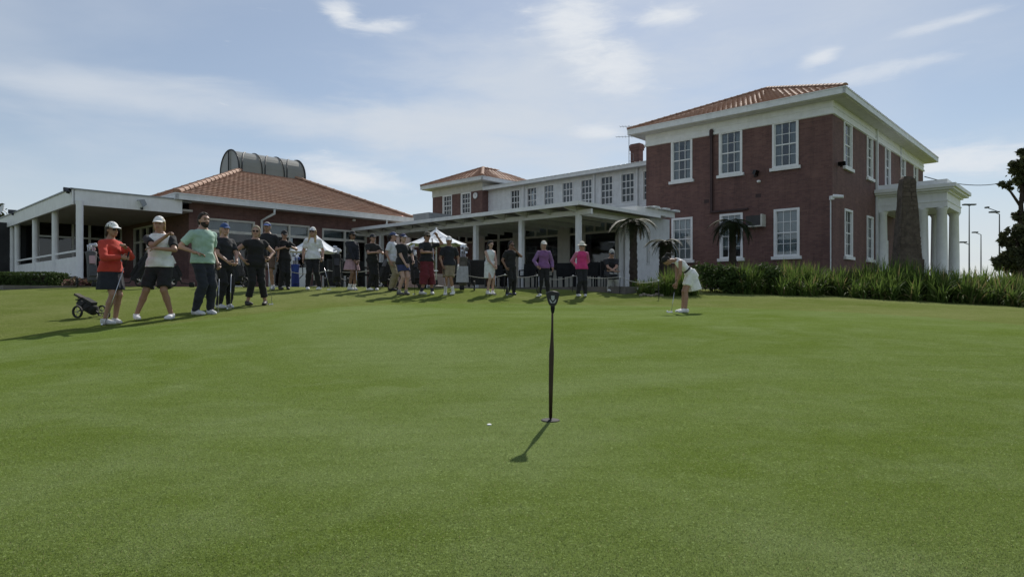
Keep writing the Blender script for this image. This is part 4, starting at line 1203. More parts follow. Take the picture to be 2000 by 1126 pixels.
# ------------------------------------------------------------------ signed distance modelling for people
def surface(fd, org, h):
    s = fd < 0
    c = np.zeros(tuple(n - 1 for n in fd.shape), dtype=np.int8)
    offs = [(i, j, k_) for i in (0, 1) for j in (0, 1) for k_ in (0, 1)]
    sl = lambda o: tuple(slice(o[d], fd.shape[d] - 1 + o[d]) for d in range(3))
    for o in offs: c += s[sl(o)]
    act = (c > 0) & (c < 8)
    idx = np.argwhere(act)
    if len(idx) == 0: return np.zeros((0, 3)), np.zeros((0, 4), int)
    vid = -np.ones(act.shape, dtype=np.int64); vid[act] = np.arange(len(idx))
    acc = np.zeros((len(idx), 3)); cnt = np.zeros(len(idx))
    val = {o: fd[tuple((idx + o).T)] for o in offs}
    for o in offs:
        for d in range(3):
            if o[d]: continue
            o2 = list(o); o2[d] = 1; o2 = tuple(o2)
            a_, b_ = val[o], val[o2]
            x = (a_ < 0) != (b_ < 0)
            t = np.where(x, a_ / np.where(x, a_ - b_, 1), 0)
            p = np.array(o, float)[None, :].repeat(len(idx), 0); p[:, d] = t
            acc[x] += p[x]; cnt[x] += 1
    v = (idx + acc / cnt[:, None]) * h + org
    fs = []
    for d in range(3):
        a_ = [slice(None)] * 3; b_ = [slice(None)] * 3
        a_[d] = slice(0, -1); b_[d] = slice(1, None)
        ch = s[tuple(a_)] != s[tuple(b_)]
        pos = s[tuple(a_)]
        e1, e2 = (d + 1) % 3, (d + 2) % 3
        ii = np.argwhere(ch)
        ok = (ii[:, e1] > 0) & (ii[:, e2] > 0) & (ii[:, e1] < fd.shape[e1] - 1) & (ii[:, e2] < fd.shape[e2] - 1)
        ii = ii[ok]
        def cell(q1, q2):
            j = ii.copy(); j[:, e1] -= q1; j[:, e2] -= q2
            return vid[tuple(j.T)]
        q = np.stack([cell(1, 1), cell(0, 1), cell(0, 0), cell(1, 0)], -1)
        fl = pos[tuple(ii.T)]
        q[~fl] = q[~fl][:, ::-1]
        fs.append(q)
    f = np.concatenate(fs)
    return v, f[(f >= 0).all(1)]
def smin(a, b, k_):
    h = np.clip(0.5 + 0.5 * (b - a) / k_, 0, 1)
    return b * (1 - h) + a * h - k_ * h * (1 - h)
class Grid:
    def __init__(self, lo, hi, h):
        self.h = h; self.o = np.array(lo, float)
        self.n = np.maximum(4, np.ceil((np.array(hi) - self.o) / h).astype(int) + 1)
        ax_ = [self.o[i] + h * np.arange(self.n[i]) for i in range(3)]
        self.X, self.Y, self.Z = np.meshgrid(*ax_, indexing='ij', sparse=True)
    def new(self): return np.full(tuple(self.n), 0.5)
    def sub(self, lo, hi):
        i0 = np.clip(np.floor((np.array(lo) - self.o) / self.h).astype(int), 0, self.n - 1)
        i1 = np.clip(np.ceil((np.array(hi) - self.o) / self.h).astype(int) + 1, i0 + 1, self.n)
        s = tuple(slice(a, b) for a, b in zip(i0, i1))
        return s, self.X[s[0]], self.Y[:, s[1]], self.Z[:, :, s[2]]
    def cone(self, fd, a, b, ra, rb, k_=0.02, cut=None):
        a, b = np.array(a, float), np.array(b, float)
        mg = max(ra, rb) + 0.07
        s, X, Y, Z = self.sub(np.minimum(a, b) - mg, np.maximum(a, b) + mg)
        d = b - a; L2 = max((d * d).sum(), 1e-9)
        px, py, pz = X - a[0], Y - a[1], Z - a[2]
        t0 = (px * d[0] + py * d[1] + pz * d[2]) / L2
        t = np.clip(t0, 0, 1)
        q = np.sqrt((px - t * d[0]) ** 2 + (py - t * d[1]) ** 2 + (pz - t * d[2]) ** 2) - (ra + (rb - ra) * t)
        if cut is not None:
            q = np.maximum(q, (t0 - cut) * math.sqrt(L2))
        fd[s] = smin(fd[s], q, k_)
    def ell(self, fd, c, r, k_=0.02, sub=False):
        c, r = np.array(c, float), np.array(r, float)
        s, X, Y, Z = self.sub(c - r - 0.07, c + r + 0.07)
        q = (np.sqrt(((X - c[0]) / r[0]) ** 2 + ((Y - c[1]) / r[1]) ** 2 + ((Z - c[2]) / r[2]) ** 2) - 1) * min(r)
        fd[s] = -smin(-fd[s], q, k_) if sub else smin(fd[s], q, k_)
def rotx(t): c, s = math.cos(t), math.sin(t); return np.array([[1, 0, 0], [0, c, -s], [0, s, c]])
def rotz(t): c, s = math.cos(t), math.sin(t); return np.array([[c, -s, 0], [s, c, 0], [0, 0, 1]])

# head, hair, hats, hands and shoes are made once and reused
SK_C, SK_R = (0, -0.012, 0.022), (0.074, 0.094, 0.098)
def tmpl_head():
    g = Grid((-.12, -.14, -.16), (.12, .16, .16), 0.0062)
    fd = g.new()
    g.ell(fd, SK_C, SK_R, .01); g.ell(fd, (0, .022, -.042), (.058, .068, .074), .03); g.ell(fd, (0, .058, -.092), (.026, .022, .020), .025)
    g.ell(fd, (0, .075, .032), (.05, .018, .012), .02)
    for sx_ in (-1, 1): g.ell(fd, (sx_ * .031, .098, .006), (.018, .016, .012), .015, True)
    g.cone(fd, (0, .086, .012), (0, .107, -.026), .008, .013, .012)
    g.ell(fd, (0, .084, -.058), (.024, .012, .010), .012)
    for sx_ in (-1, 1): g.ell(fd, (sx_ * .076, -.008, -.008), (.011, .022, .032), .008)
    v, f = surface(fd, g.o, g.h)
    c = v[f].mean(1)
    mi = np.zeros(len(f), int)
    mi[(np.abs(np.abs(c[:, 0]) - .031) < .013) & (np.abs(c[:, 2] - .004) < .008) & (c[:, 1] > .06)] = 2
    mi[(np.abs(c[:, 0]) < .024) & (np.abs(c[:, 2] + .058) < .0075) & (c[:, 1] > .07)] = 1
    mi[(np.abs(np.abs(c[:, 0]) - .033) < .018) & (np.abs(c[:, 2] - .030) < .006) & (c[:, 1] > .06)] = 3
    return v, f, mi
def tmpl(fn, lo, hi, h=0.0065):
    g = Grid(lo, hi, h); fd = g.new(); fd = fn(g, fd)
    return surface(fd, g.o, g.h)
def infl(d): return tuple(x + d for x in SK_R)
def h_short(g, fd):
    g.ell(fd, SK_C, infl(.014), .01); g.ell(fd, (0, -.05, -.03), (.072, .055, .07), .03)
    cut = (g.Y - .045) - 0.55 * (g.Z - .07)
    cut2 = np.minimum(g.Y - 0.02 + 0 * g.Z, -.06 - g.Z + 0 * g.Y)
    return np.maximum(np.maximum(fd, cut), -(g.Z + .085) + 0 * g.Y)
def h_bob(g, fd):
    g.ell(fd, SK_C, infl(.016), .01); g.ell(fd, (0, -.035, -.07), (.088, .065, .085), .03)
    return np.maximum(np.maximum(fd, (g.Y - .04) - 0.5 * (g.Z - .07)), -(g.Z + .15) + 0 * g.Y)
def h_long(g, fd):
    g.ell(fd, SK_C, infl(.016), .01); g.ell(fd, (0, -.04, -.06), (.088, .06, .10), .03)
    for sx_ in (-1, 1): g.cone(fd, (sx_ * .066, -.01, -.04), (sx_ * .088, .085, -.30), .034, .026, .03)
    g.cone(fd, (0, -.07, -.05), (0, -.10, -.30), .06, .04, .04)
    lim = (g.Y - .035) - 0.5 * (g.Z - .07)
    return np.maximum(fd, np.where(g.Z > -.05, lim, -1))
def h_tail(g, fd):
    g.ell(fd, SK_C, infl(.012), .01)
    fd = np.maximum(fd, (g.Y - .04) - 0.55 * (g.Z - .07)); fd = np.maximum(fd, -(g.Z + .075) + 0 * g.Y)
    g.cone(fd, (0, -.10, .03), (0, -.16, -.02), .028, .032, .02); g.cone(fd, (0, -.16, -.02), (.01, -.15, -.16), .032, .016, .02)
    return fd
def brim(g, fd, y0=.095, z0=.050, rx=.078, ry=.082, curve=4.0):
    zz_ = g.Z - z0 + curve * g.X ** 2 + 0.25 * (g.Y - y0)
    q = (np.sqrt((g.X / rx) ** 2 + ((g.Y - y0) / ry) ** 2 + (zz_ / .0085) ** 2) - 1) * .0085
    return np.minimum(fd, np.maximum(q, -(g.Y - .055) + 0 * g.Z))
def t_cap(g, fd):
    g.ell(fd, (0, -.012, .024), infl(.016), .01)
    fd = np.maximum(fd, -(g.Z - .040) + 0 * g.Y)
    return brim(g, fd)
def t_visor(g, fd):
    g.ell(fd, SK_C, infl(.020), .01)
    fd = np.maximum(fd, np.abs(g.Z - .058) - .022 + 0 * g.Y)
    return brim(g, fd)
def t_bucket(g, fd):
    g.ell(fd, (0, -.012, .034), infl(.022), .01)
    fd = np.maximum(fd, -(g.Z - .038) + 0 * g.Y)
    rr_ = np.sqrt(g.X ** 2 + ((g.Y) / 1.08) ** 2)
    q = np.maximum(np.abs(g.Z - .045 + (rr_ - .1) * .45) - .007, rr_ - .152)
    return np.minimum(fd, q)
T_HEAD = tmpl_head()
HB = ((-.16, -.21, -.36), (.16, .10, .17))
T_HAIR = {'short': tmpl(h_short, *HB), 'bob': tmpl(h_bob, *HB), 'long': tmpl(h_long, *HB), 'tail': tmpl(h_tail, *HB)}
HT = ((-.18, -.18, -.03), (.18, .22, .18))
T_HAT = {'cap': tmpl(t_cap, *HT), 'visor': tmpl(t_visor, *HT), 'bucket': tmpl(t_bucket, *HT)}
def t_beard(g, fd):
    g.ell(fd, (0, .024, -.048), (.064, .074, .078), .02); g.ell(fd, (0, .062, -.098), (.034, .030, .030), .02)
    mouth = (np.sqrt((g.X / .028) ** 2 + ((g.Y - .095) / .04) ** 2 + ((g.Z + .056) / .011) ** 2) - 1) * .011
    return np.maximum(np.maximum(fd, (g.Z + .035) + 0 * g.Y), -mouth)
T_BEARD = tmpl(t_beard, (-.1, -.08, -.16), (.1, .14, 0))
def hand_t(curl):
    g = Grid((-.075, -.08, -.21), (.075, .10, .045), 0.0052); fd = g.new()
    g.cone(fd, (0, 0, .03), (0, 0, -.015), .025, .028, .02)
    g.ell(fd, (0, 0, -.05), (.040, .017, .048), .015)
    for i, (x, L) in enumerate(((-.030, .062), (-.010, .074), (.010, .080), (.030, .072))):
        p = np.array((x, 0, -.088)); a_ = curl * 0.55
        for q, (fr_, rad) in enumerate(((.45, .0092), (.32, .0086), (.23, .0078))):
            n_ = p + L * fr_ * np.array((x * 1.2, math.sin(a_), -math.cos(a_)))
            g.cone(fd, p, n_, rad, rad * .95, .006); p = n_; a_ += curl
    p = np.array((.036, .004, -.028))
    for d_, L in (((.55, .5, -.7), .045), ((.25, .6, -.75), .032)):
        d_ = np.array(d_) / np.linalg.norm(d_); n_ = p + d_ * L; g.cone(fd, p, n_, .0115, .0095, .01); p = n_
    return surface(fd, g.o, g.h)
T_HAND = {'relax': hand_t(R(22)), 'grip': hand_t(R(68)), 'flat': hand_t(R(5))}
def t_shoe(g, fd):
    g.ell(fd, (0, .02, .035), (.045, .08, .050), .02); g.ell(fd, (0, .10, .020), (.046, .085, .040), .03); g.ell(fd, (0, -.035, .035), (.038, .045, .05), .02)
    g.cone(fd, (0, -.02, .05), (0, -.02, .085), .044, .046, .02)
    return np.maximum(np.maximum(fd, -(g.Z + .004) + 0 * g.Y), g.Z - .088 + 0 * g.Y)
T_SHOE = tmpl(t_shoe, (-.08, -.11, -.02), (.08, .21, .11), 0.007)

def ik(root, tgt, l1, l2, pole):
    root, tgt, pole = np.array(root, float), np.array(tgt, float), np.array(pole, float)
    d = tgt - root; L = np.linalg.norm(d); mx_ = (l1 + l2) * 0.995
    if L > mx_: tgt = root + d / L * mx_; d = tgt - root; L = mx_
    dn = d / L
    x = (l1 * l1 - l2 * l2 + L * L) / (2 * L)
    y = math.sqrt(max(l1 * l1 - x * x, 0))
    pp = pole - dn * pole.dot(dn); pp = pp / max(np.linalg.norm(pp), 1e-6)
    return root + dn * x + pp * y, tgt
def folds(g, amp=0.0035, seed=0.0):
    return amp * (np.sin(38 * g.Z + 9 * g.X + seed) * np.sin(23 * g.X + 17 * g.Y + seed * 2) + 0.6 * np.sin(61 * g.Z - 20 * g.X + seed * 3) * np.sin(31 * g.Y + 11 * g.Z))
PROF = {'f': ([-.16, -.08, -.02, .06, .15, .24, .31, .38, .44, .48, .53],
              [.115, .172, .172, .150, .130, .140, .150, .150, .128, .080, .046],
              [.095, .118, .120, .105, .092, .105, .120, .105, .080, .062, .046]),
        'm': ([-.16, -.08, -.02, .06, .15, .24, .31, .38, .44, .49, .54],
              [.115, .160, .162, .155, .150, .160, .172, .180, .155, .095, .052],
              [.095, .115, .118, .112, .108, .112, .120, .115, .090, .068, .052])}
PEOPLE = {}
def person(key, label, px, dpth, face, h=1.68, sex='f', heft=1.0, skin='fair', top=((.5, .5, .5), 'short'), bottom=((.02, .02, .03), 'trousers'), hat=None, hair=('short', (.05, .03, .02)),
           shoes=(.6, .6, .6), feet=((.10, 0, 8), (-.10, 0, -8)), hr=None, hl=None, headr=(0, 0), lean=0.0, socks=None, glasses=False, beard=None, pel=None, sitz=None, hide_grp=True, zoff=0.0, extras=(), sleeves=None, glove=None, collar=None, hunch=0.0, slv_len=None):
    s = h / 1.70
    x0, y0 = rr(px) * dpth, dpth
    base = gz(x0, y0)
    if sitz is not None: base = sitz
    else:
        # stand on the green sheet where there is one
        xi = np.interp(x0, xs, yf)
        base += 0.012 if y0 < xi else 0.0
    rot = R(180 + face)
    root = thing('person', label, 'person', (x0, y0, base + zoff), 'golfers and onlookers', rot)
    root.scale = (s, s, s)
    w = heft * 0.945
    pelvis = np.array(pel if pel else (0, 0, .93))
    Rt = rotx(-R(lean))                          # forward lean tips +z towards +y
    up = Rt @ np.array((0, 0, 1.0)); fw = Rt @ np.array((0, 1.0, 0))
    tp = lambda x, y, z: pelvis + Rt @ np.array((x, y, z))
    shw = .168 if sex == 'f' else .190
    shw *= (1 + (w - 1) * .5)
    SH = {1: tp(shw - .006, 0, .400), -1: tp(-shw + .006, 0, .400)}
    neck0, neck1 = tp(0, -.005, .455), tp(0, .015 + hunch * .5, .55)
    hc = tp(0, .035 + hunch, .642)
    hands = {1: hr or ((.26, .05, .84), (.3, -1, 0), 'relax'), -1: hl or ((-.26, .05, .84), (-.3, -1, 0), 'relax')}
    arms = {}
    for sd_ in (1, -1):
        tg, pole, kind = hands[sd_][:3]
        el_, wr = ik(SH[sd_], tg, .285, .255, pole)
        arms[sd_] = (SH[sd_], el_, wr, kind)
    legs = {}
    for i, sd_ in enumerate((1, -1)):
        fx, fy, yaw = feet[i][:3]
        fz = feet[i][3] if len(feet[i]) > 3 else 0.0
        hp = pelvis + np.array((sd_ * .088 * (1 + (w - 1) * .5), 0, -.03))
        an = np.array((fx, fy, .085 + fz))
        ya = R(yaw)
        kn, an2 = ik(hp, an, .43, .42, feet[i][4] if len(feet[i]) > 4 else (-math.sin(ya), math.cos(ya), 0.0))
        legs[sd_] = (hp, kn, an2, ya)
    pts = np.array([pelvis, hc] + [q for a_ in arms.values() for q in a_[:3]] + [q for l in legs.values() for q in l[:3]])
    g = Grid(pts.min(0) - (.26, .24, .12), pts.max(0) + (.26, .24, .10), 0.0135)
    # torso field
    X, Y, Z = np.broadcast_arrays(g.X - pelvis[0], g.Y - pelvis[1], g.Z - pelvis[2])
    tx = X * Rt[0, 0] + Y * Rt[1, 0] + Z * Rt[2, 0]; ty = X * Rt[0, 1] + Y * Rt[1, 1] + Z * Rt[2, 1]; tz = X * Rt[0, 2] + Y * Rt[1, 2] + Z * Rt[2, 2]
    pz, pw, pd = PROF[sex]
    wz = w
    def torso(o):
        hw_ = np.interp(tz, pz, pw) * wz + o; hd_ = np.interp(tz, pz, pd) * (0.35 + 0.65 * wz) * (1 + (wz - 1) * 0.9) + o
        q = (np.sqrt((tx / hw_) ** 2 + (ty / hd_) ** 2) - 1) * np.minimum(hw_, hd_)
        return np.maximum(q, np.maximum(tz - .53, -.16 - tz))
    T0 = torso(0.0)
    aw = 0.46 + 0.5 * w
    def limbs_arm(fd, o, upto=2.0, k_=.03):
        for sd_ in (1, -1):
            a_, e_, wr, _ = arms[sd_]
            if upto <= 1: g.cone(fd, a_, e_, .056 * aw + o, .046 * aw + o, k_, cut=upto)
            else:
                g.cone(fd, a_, e_, .054 * aw + o, .042 * aw + o, k_)
                if upto >= 2: g.cone(fd, e_, wr, .041 * aw + o, .026 * aw + o * .8, .015)
                else: g.cone(fd, e_, wr, .041 * aw + o, .030 * aw + o, .015, cut=upto - 1)
        return fd
    def limbs_leg(fd, o, upto=2.0, k_=.03, flare=0.0, rmin=0.0):
        for sd_ in (1, -1):
            hp, kn, an, _ = legs[sd_]
            if upto <= 1: g.cone(fd, hp, kn, .088 * aw + o, .064 * aw + o + flare, k_, cut=upto)
            else:
                g.cone(fd, hp, kn, .086 * aw + o, .056 * aw + o + flare * .5, k_)
                md = kn + (an - kn) * .35 + np.array((0, -.012, 0))
                c_ = upto - 1
                if c_ >= 1:
                    g.cone(fd, kn, md, .053 * aw + o + flare * .5, .053 * aw + o + flare, .02)
                    g.cone(fd, md, an, .053 * aw + o + flare, max(.034 + o * .8 + flare, rmin), .02)
                else:
                    g.cone(fd, kn, kn + (an - kn) * c_, .053 * aw + o + flare * .5, .050 * aw + o + flare, .02, cut=1.0)
        return fd
    body = T0.copy()
    body = limbs_arm(body, 0.0); body = limbs_leg(body, 0.0)
    g.cone(body, neck0, neck1, .056 if sex == 'm' else .048, .050 if sex == 'm' else .043, .03)
    g.cone(body, neck1, hc + Rt @ np.array((0, -.02, -.02)), .050, .05, .02)
    v, f = surface(body, g.o, g.h)
    mi = np.zeros(len(f), int)
    # head
    hv, hf, hm = T_HEAD
    Hr = Rt @ rotz(R(headr[0])) @ rotx(-R(headr[1]) + 0.0) if lean < 25 else rotx(-R(headr[1])) @ rotz(R(headr[0]))
    place = lambda tv: tv @ Hr.T + hc
    parts_v, parts_f, parts_m = [v, place(hv)], [f, hf + len(v)], [mi, hm]
    off = len(v) + len(hv)
    for sd_ in (1, -1):
        a_, e_, wr, kind = arms[sd_]
        tv, tf = T_HAND[kind]
        d_ = (wr - e_); d_ = d_ / np.linalg.norm(d_)
        hd_ = hands[sd_][3] if len(hands[sd_]) > 3 else None
        if hd_ is not None:
            hd_ = np.array(hd_, float); d_ = hd_ / np.linalg.norm(hd_)
        zax = -d_
        pn = np.array((0, .25, 0)) - np.array((sd_, 0, 0))      # palm normal: towards the body
        if len(hands[sd_]) > 4: pn = np.array(hands[sd_][4], float)
        yax = pn - zax * pn.dot(zax); yax /= max(np.linalg.norm(yax), 1e-6)
        xax = np.cross(yax, zax)
        tv2 = tv.copy()
        # thumb lies on +x; mirror so that it points forwards
        if xax.dot(np.array((0, 1.0, 0.3))) < 0:
            tv2[:, 0] *= -1; tf = tf[:, ::-1]
        M_ = np.stack([xax, yax, zax], 1)
        parts_v.append(tv2 @ M_.T + wr); parts_f.append(tf + off)
        parts_m.append(np.full(len(tf), 4 if (glove == sd_) else 0)); off += len(tv2)
    hcol = hair[1] if hair else (.04, .03, .02)
    meshobj('body', np.concatenate(parts_v), np.concatenate(parts_f), [SKIN[skin], LIP, EYE, cloth(hcol), cloth((.6, .6, .6))], root, np.concatenate(parts_m))
    sd0 = px * 0.37
    PB = None
    bcol, bt = bottom[0], bottom[1]
    if bt in ('trousers', 'capri', 'shorts', 'longshorts'):
        q = np.maximum(torso(.014), tz - .075)
        up2 = {'trousers': 2.0, 'capri': 1.78, 'shorts': .80, 'longshorts': 1.42}[bt]
        if bt == 'longshorts':
            fd = q
            for sd_ in (1, -1):
                hp, kn, an, _ = legs[sd_]
                g.cone(fd, hp, kn + (an - kn) * .55, .105 * aw, .112, .03, cut=1.0)
            fd = limbs_leg(fd, .035, 1.5, .03)
        elif bt == 'shorts':
            ln = bottom[2] if len(bottom) > 2 else .80
            fd = q
            fd = limbs_leg(fd, .022, ln, .03, flare=.022)
        else:
            fd = limbs_leg(q, .018, up2, .03, flare=.010 if bt == 'trousers' else .004, rmin=.05)
            if bt == 'trousers': fd = np.maximum(fd, -(g.Z - .045 - min(feet[0][3] if len(feet[0]) > 3 else 0, 0)))
        PB = fd + folds(g, .005, sd0 + 1)
        v, f = surface(PB, g.o, g.h)
        meshobj('trousers' if bt in ('trousers', 'capri') else 'shorts', v, f, [cloth(bcol)], root)
    elif bt in ('skirt', 'dress'):
        ln, fl = bottom[2], bottom[3]
        sl_ = R(bottom[4]) if len(bottom) > 4 else 0.0
        Rs = rotx(-sl_)
        sx_ = X; sy_ = Y * Rs[1, 1] + Z * Rs[2, 1]; sz_ = Y * Rs[1, 2] + Z * Rs[2, 2]
        zz_ = [-ln, -.08, 0, .09]
        ang = np.arctan2(sy_, sx_)
        ple = .006 * np.sin(ang * 14) * np.clip(-sz_ / ln, 0, 1)
        hw_ = np.interp(sz_, zz_, [fl, .185 * w, .175 * w, .150 * w]) + .012 + ple; hd_ = np.interp(sz_, zz_, [fl * .78, .135 * w, .130 * w, .110 * w]) + .012 + ple
        q = (np.sqrt((sx_ / hw_) ** 2 + (sy_ / hd_) ** 2) - 1) * np.minimum(hw_, hd_)
        q = np.maximum(q, np.maximum(sz_ - .09, -ln - sz_))
        if lean > 25:
            fd = g.new(); limbs_leg(fd, .030, .66, .03)
            fd = smin(fd, np.maximum(torso(.022), tz - .09), .04)
            q = smin(q, fd, .03)
        PB = q
        v, f = surface(q, g.o, g.h)
        meshobj('skirt', v, f, [cloth(bcol)], root)
    # clothes
    tcol, slv = top[0], top[1]
    hem = top[2] if len(top) > 2 else -.09
    if slv is not None:
        q = torso(.020)
        scol = sleeves
        tors = np.maximum(q, np.maximum(hem - tz, tz - (.485 if sex == 'm' else .478)))
        if PB is not None:
            tors = np.minimum(tors, np.maximum(PB - .013, np.maximum(hem - tz, tz - .10)))
        sh_f = tors.copy()
        if slv == 'none' and scol is None:
            sh_f = tors
        else:
            fd = g.new(); limbs_arm(fd, .017, {'short': .72, 'elbow': .98, 'long': 1.95, 'cap': .35}[slv_len or slv], .02)
            if scol is None:
                sh_f = smin(tors, fd, .03)
            else:
                v, f = surface(fd + folds(g, .003, sd0), g.o, g.h); meshobj('sleeves', v, f, [cloth(scol)], root)
        g.cone(sh_f, neck0 - up * .01, neck0 + up * .055, .064 if sex == 'm' else .056, .060 if sex == 'm' else .052, .015, cut=1.0)
        v, f = surface(sh_f + folds(g, .0045, sd0), g.o, g.h)
        sho = meshobj({'none': 'vest', 'long': 'jumper'}.get(slv, 'shirt'), v, f, [cloth(tcol)], root)
        if collar is not None:
            fd = g.new(); g.cone(fd, neck0 + up * .005, neck0 + up * .062 + fw * .004, .074, .064, .01, cut=1.0)
            fd = np.maximum(fd, -((g.X - neck0[0]) * up[0] + (g.Y - neck0[1]) * up[1] + (g.Z - neck0[2]) * up[2] - .02))
            v, f = surface(fd, g.o, g.h)
            if len(f): meshobj('collar', v, f, [cloth(collar)], root)
    if 'belt' in extras:
        q = np.maximum(torso(.036), np.abs(tz - .135) - .020)
        v, f = surface(q, g.o, g.h); meshobj('belt', v, f, [cloth((.02, .022, .03))], root)
    if socks is not None:
        for sd_ in (1, -1):
            hp, kn, an, _ = legs[sd_]
            fd = g.new(); e_ = an + (kn - an) * socks[1]
            g.cone(fd, an - np.array((0, 0, .02)), e_, .042, .052, .01, cut=1.0)
            v, f = surface(fd, g.o, g.h); meshobj('sock', v, f, [cloth(socks[0])], root)
    for i, sd_ in enumerate((1, -1)):
        hp, kn, an, ya = legs[sd_]
        tv, tf = T_SHOE
        pit = R(feet[i][5]) if len(feet[i]) > 5 else 0.0
        v = tv @ rotx(pit).T @ rotz(ya).T + np.array((an[0], an[1], an[2] - .083))
        so_ = meshobj('shoe', v, tf, [cloth(shoes, .6)], root)
    if hair and hair[0] in T_HAIR:
        tv, tf = T_HAIR[hair[0]]
        meshobj('hair', place(tv + 0.0022 * np.sin(tv[:, [1, 2, 0]] * 160)), tf, [cloth(hair[1])], root)
    if beard:
        tv, tf = T_BEARD; meshobj('beard', place(tv), tf, [cloth(beard)], root)
    if hat:
        tv, tf = T_HAT[hat[0]]; c_ = tv[tf].mean(1)
        brm = (c_[:, 1] > .088) & (c_[:, 2] < .075)
        mats_ = [cloth(hat[1]), cloth(hat[2] if len(hat) > 2 else hat[1])]
        meshobj({'cap': 'cap', 'visor': 'visor', 'bucket': 'hat'}[hat[0]], place(tv), tf, mats_, root, brm.astype(int))
    if glasses:
        mb = MB()
        for sx_ in (-1, 1): mb.box(sx_ * .032 - .025, sx_ * .032 + .025, .088, .096, -.014, .018)
        mb.box(-.008, .008, .092, .097, .004, .010)
        for sx_ in (-1, 1): mb.box(sx_ * .074 - .003, sx_ * .074 + .003, -.01, .09, .002, .010)
        v = place(np.array(mb.v)); meshobj('sunglasses', v, np.array(mb.f), [BLACK], root, smooth=False)
    Mw = Matrix.Translation((x0, y0, base + zoff)) @ Matrix.Rotation(rot, 4, 'Z') @ Matrix.Scale(s, 4)
    PEOPLE[key] = dict(M=Mw, arms=arms, root=root, hc=hc)
    return PEOPLE[key]
def putter(label, top, bot, headdir=(1, 0, 0), grip=0.27, name='putter', headsize=(.055, .014, .012), shaft=None):
    top, bot = Vector(top), Vector(bot)
    t = thing(name, label, 'golf club', bot, 'golf clubs held by the players')
    d = (top - bot)
    m = MB(); m.tube([(0, 0, .008), d * (1 - grip / d.length)], [.0062, .0075], 8); m.build('shaft', shaft or CHROME, t, local=True, smooth=True)
    m = MB(); m.tube([d * (1 - grip / d.length), d], [.011, .014], 8); m.build('grip', RUBBER, t, local=True, smooth=True)
    hd = Vector(headdir).normalized(); sd_ = Vector((-hd.y, hd.x, 0))
    if sd_.length < 1e-4: sd_ = Vector((0, 1, 0))
    m = MB(); a_, b_, c_ = headsize
    q = [hd * i * a_ + sd_ * j * b_ for i, j in ((-.4, -1), (1.6, -1), (1.6, 1), (-.4, 1))]
    m.hexa([p + Vector((0, 0, -.002)) for p in q] + [p * 0.96 + Vector((0, 0, c_ * 2)) for p in q]); m.build('club_head', CHROME, t, local=True)
    return t
def pl(key, p):
    return PEOPLE[key]['M'] @ Vector(p)
def hold(key, side, label, foot, above=0.12, **kw):
    wr = Vector(PEOPLE[key]['arms'][side][2]); el_ = Vector(PEOPLE[key]['arms'][side][1])
    grip_pt = wr + (wr - el_).normalized() * .085
    f_ = Vector(foot)
    wp = pl(key, grip_pt); fp = pl(key, f_)
    fp.z = gz(fp.x, fp.y) + 0.014
    tp_ = wp + (wp - fp).normalized() * above
    hd = PEOPLE[key]['M'].to_3x3() @ Vector((1, 0.3, 0)); hd.z = 0
    return putter(label, tp_, fp, hd, **kw)

NAVY = (.018, .021, .035); BLK = (.012, .012, .014); WHT = (.66, .67, .69); OFF = (.50, .50, .50)
P1 = person
P1('coral', 'woman in coral red top, navy skirt and white cap holding a putter at far left', 216, 10.55, 78, 1.66, 'f', 1.08, 'tan', ((.50, .062, .045), 'long', -.07), ((.014, .018, .034), 'skirt', .36, .225), ('cap', WHT), ('bob', (.05, .03, .022)), (.46, .46, .46),
   ((.13, .02, 12), (-.12, -.02, -18)), ((.05, .26, 1.10), (1, -.3, -.5), 'grip'), ((-.02, .27, 1.27), (-1, -.2, -.8), 'grip'), (-10, 4), glasses=True)
P1('vest', 'man in white and black polo, black shorts and white cap with arms folded', 316, 11.1, 12, 1.78, 'm', 1.08, 'tan', ((.58, .60, .62), 'none', -.06), ((.012, .012, .016), 'shorts', .90), ('cap', WHT), ('bob', (.32, .22, .10)), (.62, .62, .62),
   ((.36, .05, 28), (-.14, .0, -12)), ((-.13, .24, 1.34), (.6, .4, -1), 'grip'), ((.0, .26, 1.14), (-1, .3, -.5), 'relax'), (4, 2), sleeves=(.016, .018, .024), slv_len='short', pel=(.03, 0, .91))
P1('mint', 'bearded man in mint green polo and navy trousers with a hand on his hip', 396, 11.8, 62, 1.86, 'm', 1.08, 'fair', ((.34, .49, .42), 'short', -.08), ((.020, .026, .044), 'trousers'), None, ('short', (.030, .018, .012)), (.50, .51, .53),
   ((.13, .0, 14), (-.12, .03, -10)), ((.19, .07, 1.02), (1, -1.1, -.1), 'relax', (-1, .6, -.2), (0, 0, -1)), ((-.24, .06, .86), (-.3, -1, 0), 'grip'), (-6, 2), beard=(.03, .018, .013), collar=(.34, .49, .42))
P1('bluecap', 'woman in navy polo with pale collar and blue cap leaning on a putter', 437, 13.0, 58, 1.70, 'f', 1.16, 'fair', ((.015, .016, .026), 'short', -.10), ((.013, .013, .018), 'trousers'), ('cap', (.045, .085, .22)), ('tail', (.40, .30, .18)), (.48, .49, .50),
   ((.12, .02, 10), (-.12, .0, -12)), ((.10, .28, .92), (1, -.6, 0), 'grip'), ((-.08, .30, .92), (-1, -.6, 0), 'grip'), (-8, 3), collar=(.6, .6, .58))
P1('blackvest', 'fair haired woman in black sleeveless top and cropped black trousers by the green edge', 499, 13.7, 38, 1.68, 'f', 1.18, 'fair', ((.012, .012, .015), 'cap', -.11), ((.011, .011, .014), 'capri'), None, ('bob', (.36, .31, .24)), (.020, .016, .014),
   ((.16, .0, 14), (-.19, .04, -28)), ((.27, .06, .96), (1, -.5, 0), 'relax'), ((-.24, .14, 1.0), (-1, -.6, 0), 'grip'), (-22, 2), glasses=True, sleeves=None)
